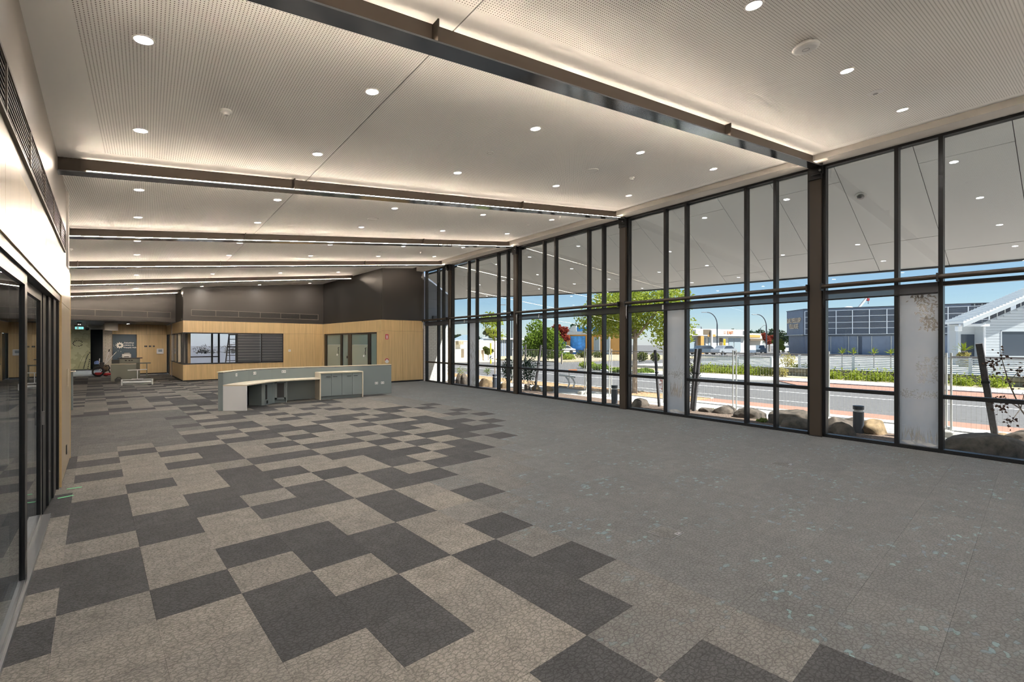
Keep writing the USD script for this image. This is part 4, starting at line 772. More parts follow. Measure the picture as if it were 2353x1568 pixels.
# boulders
def rock(px0, px1, yt, yb, label, m='rock', seed=1, dz=.8):
    d = GD(yb, -.12); w = (px1 - px0) * d / FPX / 2; h = (yb - yt) * d / FPX * .85; x, y = P((px0 + px1) / 2, d + w * dz * .5)
    t = obj('boulder', mv(blob(w * 1.05, w * dz, h / .78, seed, .22), (x, y, GZ + .0 + .25 * h), VIEW), m, label=label, cat='rock', smooth=50)
for a in ((1605, 1643, 937, 947, 'low dark boulder beside the crossed stakes', 'rock', 1), (1643, 1696, 934, 951, 'brown flat-topped boulder, second from the crossed stakes', 'rock', 2), (1690, 1760, 939, 961, 'rounded boulder behind the two narrow mullions left of the nearest column', 'rock', 3), (1758, 1872, 947, 977, 'large brown boulder just left of the nearest column', 'rock', 4), (1792, 1868, 967, 989, 'smooth boulder against the glass left of the nearest column', 'rock', 5),
          (1885, 1962, 962, 988, 'dark ridged boulder right of the nearest column', 'rock', 6), (1906, 1962, 977, 1001, 'grey boulder in front of the bollard light, against the glass', 'rock', 7), (1936, 1990, 964, 985, 'pointed boulder directly behind the near bollard light', 'rock', 8), (1980, 2036, 968, 998, 'tan wedge-shaped boulder right of the near bollard light', 'rock_tan', 9),
          (2184, 2345, 1008, 1050, 'long dark slab of rock against the glass at lower right', 'rock', 10), (2256, 2338, 999, 1017, 'tan flat rock behind the leaning stake', 'rock_tan', 11), (2308, 2400, 998, 1034, 'dark rock at the right edge of the picture', 'rock', 12),
          (1046, 1066, 861, 884, 'dark pointed rock left of the far frosted strip', 'rock', 13), (1058, 1076, 860, 886, 'grey rock partly behind the far frosted strip', 'rock', 14), (1100, 1134, 872, 889, 'tan boulder beside the small far bollard', 'rock_tan', 15), (1150, 1170, 880, 893, 'small rock behind the red-flowered shrub', 'rock_tan', 20), (1203, 1220, 883, 897, 'dark round rock left of the far leaning stake', 'rock', 16), (1221, 1246, 887, 898, 'reddish low rock right of the far leaning stake', 'rock_tan', 17), (1250, 1274, 888, 899, 'reddish mossy rock seen between two mullions', 'rock_tan', 18), (1448, 1490, 918, 935, 'low mossy boulder left of the grass-printed strip', 'rock', 19)): rock(*a)
# planting
def leaves(n, fn, size, seed, flat=.0, asp=.45):
    r = np.random.default_rng(seed); c = np.array([fn(r) for _ in range(n)]); d = r.normal(size=(n, 3)); d[:, 2] *= (1 - flat); d /= np.linalg.norm(d, axis=1)[:, None]; q = np.cross(d, r.normal(size=(n, 3))); q /= np.linalg.norm(q, axis=1)[:, None]
    L = (size * r.uniform(.6, 1.3, n))[:, None]; nn = np.cross(d, q) * L * .18
    V = np.stack([c - d * L / 2, c + q * L * asp / 2 + nn, c + d * L / 2, c - q * L * asp / 2 + nn], 1).reshape(-1, 3); i = np.arange(n)[:, None] * 4
    return trimesh.Trimesh(V, np.concatenate([i + [0, 1, 2], i + [0, 2, 3]]), process=False)
def tree(name, label, px, depth, base_z, py_top, py_bot, width_px, m, n, leaf_size, trunk='bark', seed=1, lobes=9, cat='tree', lean=0.0, tr=.09, group=None, off=0.0):
    s = depth / FPX; zt = EYE + (789.5 - py_top) * s; zb = EYE + (789.5 - py_bot) * s; w = width_px * s / 2; x, y = P(px, depth); r = np.random.default_rng(seed)
    t = thing(name, label, cat, (x, y, base_z), VIEW, group); H0, H1 = zb - base_z, zt - base_z; cz, rz = (H0 + H1) / 2, (H1 - H0) / 2
    cs = np.array([[off * s + r.uniform(-.62, .62) * w, r.uniform(-.6, .6) * w * .8, cz + r.uniform(-.6, .6) * rz] for _ in range(lobes)]); rs = r.uniform(.34, .52, lobes) * min(w, rz * 1.3)
    def fn(g):
        k = g.integers(lobes); v = g.normal(size=3); v /= np.linalg.norm(v); return cs[k] + v * rs[k] * g.uniform(.45, 1.05) * [1, 1, .85]
    obj('foliage', leaves(n, fn, leaf_size, seed), m, t, kind='stuff')
    zf = max(H0 + .35 * (H1 - H0), .3); br = [tube([(-lean, 0, -.1), (-lean * .4, .03, zf * .5), (0, 0, zf)], [tr, tr * .85, tr * .6], 8)]
    obj('trunk', br[0], trunk, t, smooth=50)
    for k in range(min(6, lobes)): obj('branch', tube([(0, 0, zf * .85), (cs[k] * .5 + np.array([0, 0, zf * .45])), cs[k]], [tr * .5, tr * .32, tr * .12], 6), trunk, t)
    return t
tree('street_tree', 'large lime-green street tree with pale trunk, centre of the second bay', 1460, 18.7, GZ, 648, 815, 305, 'leaf_lime', 10000, .15, seed=4, lobes=22, tr=.11, lean=.03)
tree('street_tree', 'green street tree seen left of the second bay of glass, beside a red maple', 1238, 42, GZ, 728, 826, 118, 'leaf_green', 4200, .30, seed=5, lobes=12, tr=.12)
tree('maple_tree', 'small red-leaved maple behind the green street tree', 1291, 46, GZ, 733, 800, 46, 'leaf_red', 1300, .26, seed=6, lobes=6)
tree('sapling', 'thin yellow-green sapling seen through the fourth bay', 1137, 24, GZ, 706, 800, 78, 'leaf_lime', 700, .16, seed=7, lobes=7, tr=.03)
tree('olive_bush', 'round olive-coloured bush in front of the cream wall', 1122, 52, GZ, 794, 816, 36, 'leaf_olive', 900, .22, seed=8, lobes=6, cat='bush', tr=.05)
for k, (px, d, yt, w, lab) in enumerate(((1100, 130, 763, 44, 'dark distant tree left of the sapling'), (1128, 140, 757, 40, 'dark distant tree behind the sapling'), (1315, 120, 744, 60, 'dark distant tree right of the red maple'), (1052, 120, 768, 26, 'distant tree at the far left of the glazing'), (1640, 200, 752, 40, 'distant tree behind the white shop, left'), (1692, 200, 751, 36, 'distant tree behind the white shop, right'), (1735, 170, 756, 60, 'distant trees between the two street lamps'), (1785, 150, 752, 50, 'distant tree left of the grey clad building'), (1812, 140, 757, 36, 'distant tree touching the grey clad building'), (1768, 110, 763, 30, 'distant reddish tree right of the second street lamp'))):
    tree('distant_tree', lab, px, d, 0, yt, 792, w, 'leaf_far' if k != 9 else 'leaf_red', 900, .9 if k != 9 else .5, seed=20 + k, lobes=8, tr=.2)
tree('street_tree', 'bright green tree in front of the grey clad building', 1790, 80, 0, 780, 806, 32, 'leaf_green', 700, .4, seed=40, lobes=6)
def shrub(name, label, px, py, w_px, h_px, m, n, ls, seed, z=GZ, group=None, cat='shrub', stem='bark_dark'):
    d = GD(py, z); s = d / FPX; w, h = w_px * s / 2, h_px * s; x, y = P(px, d); t = thing(name, label, cat, (x, y, z), VIEW, group)
    def fn(g): v = g.normal(size=3); v /= np.linalg.norm(v); v = v * g.uniform(.3, 1.05); return np.array([v[0] * w, v[1] * w * .8, h * .52 + v[2] * h * .48])
    obj('foliage', leaves(n, fn, ls, seed), m, t, kind='stuff'); r = random.Random(seed)
    for k in range(4): obj('stem', tube([(0, 0, -.05), (r.uniform(-.3, .3) * w, r.uniform(-.3, .3) * w, h * .4), (r.uniform(-.7, .7) * w, r.uniform(-.5, .5) * w, h * .85)], [.012, .009, .005], 5), stem, t)
    return t
shrub('shrub', 'dark-leaved young shrub tied to the crossed stakes', 1594, 912, 36, 100, 'leaf_dark', 520, .075, 50); shrub('shrub', 'dark-leaved shrub beside the far leaning stake', 1214, 892, 44, 82, 'leaf_dark', 620, .11, 51)
shrub('shrub', 'red-flowered dark shrub right of the small far bollard', 1167, 886, 34, 66, 'leaf_dark', 420, .12, 52); shrub('flowering_shrub', 'pinkish shrub beside the leaning stake left of the grass print', 1522, 905, 26, 45, 'leaf_red', 160, .06, 53)
for k, (px, py, w, h, m, lab) in enumerate(((1058, 866, 30, 24, 'leaf_green', 'tufted green grass behind the dark pointed rock'), (1120, 862, 20, 18, 'leaf_green', 'small green tuft behind the tan boulder'), (1640, 948, 14, 8, 'leaf_green', 'small bluish groundcover by the flat-topped boulder'), (1752, 973, 26, 12, 'leaf_green', 'small green groundcover between two boulders left of the nearest column'))): shrub('groundcover', lab, px, py, w, h, m, 160, .07, 60 + k, cat='plant')
# lime shrubs along the far fence, straw grasses, garden beds
hd = None
for k, (x, y, sc) in enumerate([(29.5, 3.3, 1), (29.5, 4.3, .95)] + [(29.45, 5.6 + .95 * q, .98 + .06 * (q % 3)) for q in range(5)] + [(29.45, 13.7 + .95 * q, 1.0 + .08 * (q % 2)) for q in range(5)] + [(29.5, -1.5, .8)]):
    lab = 'low lime-green leafy shrub in the bed below the white slatted fence'; gp = 'lime shrubs below the white fence'
    if hd is None:
        hd = thing('lime_shrub', lab, 'shrub', (x, y, GZ), 0, gp); obj('foliage', leaves(620, lambda g: np.array([g.normal() * .27, g.normal() * .2, .04 + abs(g.normal()) * .22]), .12, 70), 'leaf_lime', hd, kind='stuff'); obj('stem', tube([(0, 0, -.05), (.03, .02, .4)], .012, 5), 'bark_dark', hd)
    else: dup(hd, (x, y, GZ), k * 1.3, lab, gp, 'shrub', (sc, sc, sc))
for k, (px, py, w, h, m, n) in enumerate(((1812, 853, 40, 42, 'leaf_straw', 420), (1840, 862, 50, 30, 'leaf_olive', 420), (1760, 866, 50, 20, 'leaf_olive', 420), (1795, 868, 36, 24, 'leaf_straw', 260))): shrub('tall_grass', ['pale straw-coloured tall grass in the gap of the white fence', 'olive shrub right of the straw-coloured grass', 'olive low planting left of the straw-coloured grass', 'straw grass clump in front of the fence gap'][k], px, py, w, h, m, n, .14, 80 + k, cat='plant')
for k, (px, py, w, h, m) in enumerate(((1295, 825, 40, 16, 'leaf_green'), (1306, 829, 34, 14, 'leaf_lime'), (1340, 824, 36, 18, 'leaf_olive'), (1375, 824, 34, 16, 'leaf_olive'), (1350, 846, 40, 14, 'leaf_lime'), (1380, 850, 46, 12, 'leaf_green'), (1420, 856, 40, 10, 'leaf_green'), (1480, 858, 50, 9, 'leaf_green'), (1262, 826, 30, 10, 'leaf_olive'), (1475, 832, 30, 24, 'leaf_olive'), (1505, 832, 20, 22, 'leaf_olive'))):
    shrub('garden_shrub', ['olive low shrub left of the blue graphic, beyond the side street', 'lime tuft below the red maple, beyond the side street', 'olive shrub below the blue graphic wall', 'olive shrub below the shop windows', 'lime shrub on the corner bed, left one', 'green shrub on the corner bed, middle one', 'green shrub on the corner bed near the second column', 'green low planting behind the pale street tree trunk', 'olive planting under the green street tree', 'olive hedge piece left of the pale tree trunk', 'olive hedge piece right of the pale tree trunk'][k], px, py, w, h, m, 260, .32, 90 + k)
def pole_thing(name, label, cat, p0, p1, w, m='stake'): t = thing(name, label, cat); obj('shaft', bar(p0, p1, w, w), m, t); obj('tie', bar(p0 + (p1 - p0) * .6, p0 + (p1 - p0) * .62, w * 1.25, w * 1.25), 'black', t); return t
dS = GD(944); pole_thing('tree_stake', 'left one of two crossed dark stakes beside the grass-printed strip', 'stake', PT(1589, 944, dS), PT(1600, 802, dS), .07); pole_thing('tree_stake', 'right one of two crossed dark stakes beside the grass-printed strip', 'stake', PT(1594, 947, GD(947)), PT(1609, 802, GD(947)), .075)
dS = GD(1016); pole_thing('tree_stake', 'thick leaning dark stake at the right side of the picture', 'stake', PT(2289, 1016, dS), PT(2250, 790, dS), .10); dS = GD(937); pole_thing('tree_stake', 'leaning dark stake left of the grass-printed strip', 'stake', PT(1515, 937, dS), PT(1505, 805, dS), .06); dS = GD(900); pole_thing('tree_stake', 'leaning dark stake near the third column', 'stake', PT(1229, 900, dS), PT(1243, 793, dS), .07); dS = GD(875); pole_thing('tree_stake', 'upright dark stake just right of the third column', 'stake', PT(1206, 875, dS), PT(1208, 792, dS), .07)
bs = thing('bare_sapling', 'thin dark sapling with sparse brown leaves at the right edge', 'sapling'); dB = 9.2; R_ = random.Random(8)
main = [PT(2395, 1010, dB), PT(2345, 940, dB), PT(2318, 880, dB), PT(2302, 825, dB), PT(2300, 805, dB)]; obj('stem', tube(main, [.016, .013, .010, .006, .003], 6), 'bark_dark', bs); tips = []
for a, pts in ((1, [(2345, 940), (2320, 925), (2292, 945)]), (1, [(2345, 940), (2330, 960), (2322, 975)]), (2, [(2318, 880), (2295, 868), (2272, 862)]), (2, [(2318, 880), (2335, 860), (2345, 845)]), (3, [(2302, 825), (2290, 835), (2280, 842)]), (1, [(2345, 940), (2355, 900), (2372, 880)]), (1, [(2345, 940), (2310, 915), (2285, 925)])):
    q = [PT(u, v, dB + R_.uniform(-.1, .1)) for u, v in pts]; q[0] = PT(*pts[0], dB); obj('branch', tube(q, [.008, .006, .003], 5), 'bark_dark', bs); tips += [(q[1], q[2])] * 2
tips += [(main[3], main[4]), (main[2], main[3])]
def fn(g): a, b = tips[g.integers(len(tips))]; return a + (b - a) * g.uniform(0, 1.15) + g.normal(size=3) * .05
obj('leaf_cluster', leaves(190, fn, .062, 31, asp=.75), 'leaf_brown', bs, kind='stuff')
# retaining wall and white slatted fence on the far side of the road
rw = thing('retaining_wall', 'long low rough stone retaining wall under the white slatted fence', 'wall'); R_ = random.Random(4)
obj('core', bx(30.55, 30.9, -30, 18.2, -.3, .33), 'stone_wall', rw); obj('cap', bx(30.5, 30.95, -30, 18.2, .33, .37), 'kerb', rw); y = -6
while y < 18:
    L = R_.uniform(.4, .8)
    for z in (-.1, .12): obj('stone', rbx(30.50 - R_.uniform(0, .03), 30.58, y + .01, y + L - .01, z, z + .2, .02), 'stone_wall', rw)
    y += L
for k, (a, b, z0, z1) in enumerate(((-12.0, -9.2, .38, 1.12), (-9.2, -6.4, .38, 1.12), (-6.4, -3.6, .38, 1.12), (-3.6, -1.2, .38, 1.12), (-1.2, 1.9, .38, 1.12), (1.9, 4.25, .38, 1.12), (4.25, 6.6, .38, 1.12), (6.6, 8.9, .38, 1.12), (8.9, 11.6, .38, 1.12), (13.2, 15.3, .36, .95), (15.3, 18.0, .36, .95))):
    t = thing('slat_fence', f'white slatted fence panel across the road, {["out at far right", "right of the house door", "far right", "right of the yucca", "below the yucca", "in front of the grey building, right", "in front of the grey building, centre", "in front of the grey building, left", "just left of the nearest column", "left of the fence gap, right one", "left of the fence gap, left one"][k]}', 'fence')
    for y in ((a, b) if k in (8, 10) else (a,)): obj('post', rbx(30.62, 30.74, y - .06, y + .06, z0, z1 + .06, .01), 'fence_white', t)
    n = 8
    for q in range(n): zz = z0 + .02 + q * (z1 - z0) / n; obj('slat', bx(30.66, 30.69, a + .06, b - .06, zz, zz + (z1 - z0) / n * .66), 'fence_white', t)
    obj('top_rail', bx(30.63, 30.73, a + .06, b - .06, z1 - .005, z1 + .03), 'grey_metal', t)

# ================================================================ buildings across the road
def wall_frame(name, label, cat, p0, p1):                    # a building front from p0 to p1 (left to right as seen): local x along, -y towards the viewer
    p0, p1 = np.array(p0), np.array(p1); d = p1 - p0; L = np.linalg.norm(d); return thing(name, label, cat, (*p0, 0), math.atan2(d[1], d[0])), L
# grey clad building with lettering
K, Lp, E_ = np.array([85.5, 31.8]), P(1808, 83), np.array([85.5, 31.8]) + 33 * np.array([.319, -.948])
vb, LL = wall_frame('village_building', 'blue-grey clad two-storey building lettered Dalyellup Village with white-framed louvre screens', 'building', Lp, K)
obj('end_wall', bx(0, LL, 0, .3, 3.25, 7.46), 'clad_grey', vb); obj('end_wall', bx(.15, LL, .25, .5, -.3, 3.2), 'clad_grey', vb); obj('ledge', bx(-.4, LL, -.25, .3, 3.16, 3.34), 'kerb', vb); obj('roof_edge', bx(-.05, LL, -.06, .3, 7.40, 7.5), 'clad_dark', vb)
for s, z, w in (('DALYELLUP', 5.35, .50), ('VILLAGE', 4.35, .50)):
    tm = meshkit.text_mesh(s, .78, .12, True); tm.vertices[:, 0] *= w / .5 * (4.5 if len(s) == 9 else 3.1) / tm.extents[0]; obj('lettering', mv(tm, (LL / 2 - tm.extents[0] / 2 - .25, -.0, z), rx=math.pi / 2), 'gold_letter', vb)
v2_, FL_ = wall_frame('louvred_building', 'long blue-grey building front with white-framed louvre screens right of the lettered end', 'building', K, E_)
obj('upper_wall', bx(0, 33, .10, .5, 3.2, 7.46), 'clad_grey', v2_); obj('lower_wall', bx(0, 33, .3, .6, -.3, 3.2), 'clad_grey', v2_); obj('roof_edge', bx(0, 33, -.05, .5, 7.40, 7.52), 'clad_dark', v2_); obj('ledge', bx(0, 33, 0, .5, 3.05, 3.2), 'clad_dark', v2_)
x = .25
for f in range(2):
    n = 6 if f == 0 else 4; w = 2.12
    for k in range(n + 1): obj('screen_post', bx(x + k * w - .06, x + k * w + .06, -.12, .1, 3.25, 7.1), 'fence_white', v2_)
    for q in range(5): obj('screen_rail', bx(x, x + n * w, -.10, .1, 3.25 + q * .95, 3.33 + q * .95), 'fence_white', v2_)
    for k in range(n):
        for q in range(4): obj('louvre_panel', bx(x + k * w + .08, x + (k + 1) * w - .08, -.0, .05, 3.36 + q * .95, 4.17 + q * .95), 'clad_dark', v2_)
    for k in range(n):
        for q in range(4): obj('louvre_blade', cat_([bx(x + k * w + .08, x + (k + 1) * w - .08, -.06, 0, 3.46 + q * .95 + .2 * b_, 3.53 + q * .95 + .2 * b_) for b_ in range(4)]), 'clad_grey', v2_, kind='stuff')
    x += n * w + .55
for k in range(11): a = .3 + k * 1.75 + (.6 if k % 3 == 0 else 0); obj('wall_panel', bx(a + .05, a + 1.7, .24, .3, -.3, 2.95), 'clad_grey', v2_); obj('panel_joint', bx(a - .06, a + .03, .2, .3, -.3, 2.95), 'kerb', v2_)
for k in range(34): a = 20.5 + k * .38; obj('cladding_rib', bx(a, a + .10, .0, .1, 4.6, 7.4), 'kerb' if k % 2 == 0 else 'clad_dark', v2_)
obj('dark_upper', bx(20.2, 33, .06, .1, 4.5, 7.4), 'clad_dark', v2_); obj('white_pier', bx(24.1, 24.6, -.2, .1, 4.4, 7.45), 'fence_white', v2_); obj('red_banner', bx(20.9, 23.0, .1, .22, 2.1, 2.6), 'red', v2_); obj('notice', bx(20.9, 22.8, .1, .22, -.1, 2.0), 'clad_dark', v2_)
obj('roof_plant', bx(31.3, 33, .5, 3, 7.5, 9.3), 'clad_dark', v2_); obj('roof_vent', mv(trimesh.creation.icosphere(2, .7).apply_scale([1, 1, .5]), (6.2, 2.5, 7.5)), 'roof_white', v2_, smooth=True)
cr = thing('crane_boom', 'white crane boom with red tip rising behind the louvred building', 'crane'); c0, c1 = PT(1966, 716, 150), PT(1991, 686, 150)
obj('boom', bar(c0, c1, .55, .55), 'white_paint', cr); obj('tip', bar(c1 - [0, 0, .3], c1 + (PT(1996, 689, 150) - c1), .8, .8), 'red', cr); obj('mast', bar((c0[0], c0[1], -.2), c0 + [0, 0, .3], .6, .6), 'white_paint', cr); obj('hook_line', bar(PT(1995, 690, 150), PT(1995, 699, 150), .12, .12), 'dark', cr)
# white weatherboard house
hs = thing('weatherboard_house', 'pale weatherboard house with white corrugated gable roof and dark window across the road', 'house', (*P(2262, 37), 0), VIEW - .06)
obj('core', bx(.0, 6.5, .03, 1.3, -.2, 3.4), 'house_white', hs); obj('gable_core', mv(prism([(0, 3.4), (6.5, 3.4), (6.5, 6.0), (5.8, 6.0)], 0, .3), (0, .33, 0), rx=math.pi / 2), 'house_white', hs)
zz = .2
while zz < 5.6:
    xs = 0 if zz < 3.3 else (zz - 3.3) / .445
    obj('weatherboard', bx(xs, 6.5, -.02, .03, zz, zz + .205), 'house_white', hs) if zz < .65 or zz > 2.74 else (obj('weatherboard', bx(xs, 1.25, -.02, .03, zz, zz + .205), 'house_white', hs), obj('weatherboard', bx(4.6, 6.5, -.02, .03, zz, zz + .205), 'house_white', hs))
    zz += .22
obj('window', bx(1.25, 4.6, -.0, .06, .62, 2.78), 'window_dark', hs); obj('window_trim', cat_([bx(1.18, 1.26, -.05, .05, .55, 2.84), bx(1.18, 4.66, -.05, .05, 2.76, 2.84), bx(4.58, 4.66, -.05, .05, .55, 2.84)]), 'house_white', hs)
obj('porch_wall', bx(-1.95, 0, .8, 1.0, -.2, 3.35), 'house_white', hs); obj('front_door', bx(-1.45, -.08, .76, .8, -.2, 2.55), 'window_dark', hs); obj('porch_post', rbx(-2.05, -1.83, -.1, .12, -.2, 3.2, .01), 'house_white', hs); obj('corner_board', bx(-.06, .06, -.05, .05, -.2, 3.45), 'fence_white', hs)
obj('gutter', bx(-2.15, .0, -.45, -.28, 3.16, 3.34), 'fence_white', hs); obj('downpipe_head', rbx(-2.15, -1.8, -.2, .1, 2.8, 3.2, .03), 'fence_white', hs)
sl = .445
obj('roof_sheet', mv(prism([(-2.1, 3.38), (6.6, 3.38 + 8.7 * sl), (6.6, 3.52 + 8.7 * sl), (-2.1, 3.52)], 0, 1.9), (0, 1.3, 0), rx=math.pi / 2), 'roof_white', hs); obj('barge_board', mv(prism([(-2.1, 3.10), (6.6, 3.10 + 8.7 * sl), (6.6, 3.40 + 8.7 * sl), (-2.1, 3.40)], 0, .06), (0, -.58, 0), rx=math.pi / 2), 'house_white', hs)
for k in range(36): xx = -2.05 + k * .24; obj('roof_rib', bar((xx, -.62, 3.54 + (xx + 2.1) * sl), (xx, 1.25, 3.54 + (xx + 2.1) * sl), .07, .07), 'roof_white', hs)
yu = thing('yucca', 'tall yucca with straw-coloured trunk and green crown in front of the house door', 'plant', (*P(2214, 34), .2)); obj('straw_skirt', leaves(420, lambda g: np.array([g.normal() * .16, g.normal() * .16, g.uniform(.0, .95)]), .34, 90, asp=.12), 'leaf_straw', yu, kind='stuff'); obj('trunk', tube([(0, 0, -.1), (0, 0, 1.1)], .11, 8), 'bark', yu)
def spikes(n, L, z, seed):
    r = random.Random(seed); out = []
    for k in range(n): a = r.uniform(0, 6.28); e = r.uniform(.1, 1.4); d = np.array([math.cos(a) * math.cos(e), math.sin(a) * math.cos(e), math.sin(e)]); out.append(bar((0, 0, z), np.array([0, 0, z]) + d * L * r.uniform(.7, 1.1), .035, .008))
    return cat_(out)
obj('spiky_crown', spikes(40, .62, 1.1, 3), 'leaf_lime', yu, kind='stuff')
for k, px in enumerate((1935, 1961, 2008, 2047)): x, y = P(px, 33); t = thing('strap_plant', f'small spiky green plant above the white fence, {NUM[k]} from the left', 'plant', (x, y, .1)); obj('spikes', spikes(22, .42, 1.02, 30 + k), 'leaf_lime', t, kind='stuff'); obj('stem', tube([(0, 0, 0), (0, 0, 1.05)], .04, 6), 'bark', t)
# white shop row
sh_, SL_ = wall_frame('shop_building', 'white shop building with orange lettering and ochre recess beyond the street lamps', 'building', P(1560, 88), P(1718, 98))
s2x = lambda px: SL_ * (px - 1560) / 158 if True else 0
obj('fascia', bx(0, SL_, -.2, .4, 3.3, 4.65), 'shop_white', sh_); obj('wall', bx(0, SL_, .6, .9, -.3, 3.4), 'shop_white', sh_); obj('dark_panel', bx(s2x(1583), s2x(1594), -.25, -.2, 3.7, 4.45), 'grey_metal', sh_); obj('ochre_recess', bx(s2x(1610), s2x(1627), -.24, -.2, 3.55, 4.5), 'timber_shade', sh_); obj('ochre_recess', bx(s2x(1620), s2x(1638), -.23, -.2, 3.15, 3.6), 'shop_orange', sh_)
obj('orange_pillar', bx(s2x(1603), s2x(1610), -.4, .2, -.3, 3.25), 'shop_orange', sh_); obj('white_post', bx(s2x(1625), s2x(1627.4), -.6, -.3, -.3, 4.4), 'shop_white', sh_); obj('soffit_shadow', bx(0, SL_, -.1, .6, 3.2, 3.3), 'grey_metal', sh_)
for k, (a, b) in enumerate(((1566, 1580), (1584, 1601), (1613, 1623), (1629, 1636), (1655, 1662), (1677, 1688), (1690, 1706))): obj('shop_window', bx(s2x(a), s2x(b), .5, .6, .1, 2.9), 'glass_far' if k != 4 else 'timber_shade', sh_)
obj('lettering', mv(meshkit.text_mesh('EAST', .55, .05, True), (s2x(1665), -.22, 3.75), rx=math.pi / 2), 'orange_sign', sh_); obj('lettering', cat_([bx(s2x(1657), s2x(1662), -.24, -.2, 3.8 + .3 * k, 3.88 + .3 * k) for k in (0, 1)]), 'orange_sign', sh_); obj('roof_rail', cat_([bx(s2x(1606), s2x(1637), 3, 3.1, 5.15, 5.22), bx(s2x(1636), s2x(1638), 3, 3.1, 4.6, 5.2)]), 'grey_metal', sh_); obj('dark_panel', bx(s2x(1704), s2x(1708), -.25, -.2, 3.6, 4.4), 'grey_metal', sh_)
sb2, L2 = wall_frame('shop_building', 'low cream shop with brown awning beyond the parked cars, between the street lamps', 'building', P(1712, 112), P(1752, 118))
obj('wall', bx(0, L2, 0, .4, -.3, 4.3), 'render_cream', sb2); obj('awning', bx(0, L2 * .9, -1.2, 0, 2.5, 3.0), 'timber_shade', sb2); obj('sign_band', bx(.2, L2 * .85, -.1, 0, 3.3, 3.9), 'shop_orange', sb2)
# blue shop
bb, L3 = wall_frame('blue_shop', 'low shop with bright blue wall graphic, tan piers and grey flat roof edge', 'building', P(1283, 84), P(1434, 78)); b2x = lambda px: L3 * (px - 1283) / 151
obj('roof_edge', bx(b2x(1297), b2x(1402), -.8, 1, 3.35, 3.9), 'kerb', bb); obj('wall', bx(0, L3, .4, .8, -.4, 3.6), 'shop_orange', bb); obj('blue_graphic', bx(0, b2x(1303), .3, .4, -.3, 3.1), 'shop_blue', bb); obj('blue_graphic', bx(b2x(1311), b2x(1346), .3, .4, -.3, 3.1), 'shop_blue', bb); obj('tan_pier', bx(b2x(1303), b2x(1311), .0, .4, -.3, 3.35), 'shop_orange', bb); obj('tan_pier', bx(b2x(1358), b2x(1366), .0, .4, -.3, 3.35), 'shop_orange', bb)
for a, b in ((1366, 1379), (1392, 1402)): obj('window', bx(b2x(a), b2x(b), .3, .4, 0, 2.9), 'glass_far', bb); obj('window_frame', cat_([bx(b2x(a) - .1, b2x(a) + .05, .2, .4, -.1, 3.0), bx(b2x(b) - .05, b2x(b) + .1, .2, .4, -.1, 3.0)]), 'white_paint', bb)
obj('upper_roof', mv(prism([(b2x(1300), 3.9), (b2x(1312), 5.0), (b2x(1320), 5.0), (b2x(1322), 3.9)], 0, .5), (0, 1.5, 0), rx=math.pi / 2), 'kerb', bb); obj('blue_upper', bx(b2x(1320), b2x(1400), 1.2, 1.5, 3.9, 4.7), 'shop_blue', bb)
# far left: cream wall house, hip roofs, tin shed
cw, L4 = wall_frame('cream_wall', 'long cream rendered house wall with one brown slot window, at the far left of the glazing', 'wall', P(1028, 50), P(1150, 61)); c2x = lambda px: L4 * (px - 1028) / 124
obj('wall', bx(0, L4, 0, .3, -.4, 2.05), 'render_cream', cw); obj('coping', bx(0, L4, -.05, .35, 2.05, 2.2), 'white_paint', cw); obj('slot_window', bx(c2x(1055.5), c2x(1061), -.05, 0, .25, 1.2), 'timber_shade', cw); obj('string_line', bx(0, L4, -.03, 0, 1.25, 1.31), 'kerb', cw); obj('eave', bx(c2x(1044), c2x(1054), -.4, 0, 1.7, 2.1), 'soil_far', cw)
def hip(name, label, px0, px1, d, z0, z1, m):
    a, b = P(px0, d), P(px1, d); L = np.linalg.norm(b - a); t = thing(name, label, 'house', (*a, 0), VIEW); v = [(0, -.4, z0), (L, -.4, z0), (L, 7, z0), (0, 7, z0), (L * .42, 3.3, z1), (L * .58, 3.3, z1)]; f = [[0, 1, 5], [0, 5, 4], [1, 2, 5], [2, 3, 4], [2, 4, 5], [3, 0, 4], [0, 2, 1], [0, 3, 2]]
    obj('hip_roof', trimesh.Trimesh(v, f, process=False), m, t); obj('walls', bx(.3, L - .3, 0, 6.6, -.3, z0), 'render_cream', t); obj('fascia', bx(-.05, L + .05, -.46, -.38, z0 - .2, z0), m, t)
hip('far_house', 'house with blue-grey hip roof behind the cream wall', 1032, 1094, 66, 2.2, 3.1, 'roof_blue'); hip('far_house', 'house with pale grey roof right of the frosted strip', 1094, 1132, 90, 2.3, 3.0, 'roof_white')
sdt, L5 = wall_frame('tin_shed', 'pale blue-grey corrugated shed left of the third column', 'shed', P(1144, 68), P(1200, 72)); obj('wall', bx(0, L5, 0, 3, -.4, 2.4), 'clad_grey', sdt); obj('roof', bx(-.2, L5 + .2, -.4, 3.4, 2.4, 2.6), 'roof_white', sdt)
for k in range(12): obj('wall_rib', bx(k * L5 / 12, k * L5 / 12 + .08, -.05, 0, -.3, 2.4), 'house_white', sdt)
fb2, L6 = wall_frame('timber_fence', 'short weathered timber fence beside the olive bush', 'fence', P(1099, 51), P(1112, 52))
for k in range(9): obj('paling', bx(k * L6 / 9, (k + .85) * L6 / 9, 0, .03, -.1, 1.1), 'leaf_straw' if False else 'gold_letter', fb2)
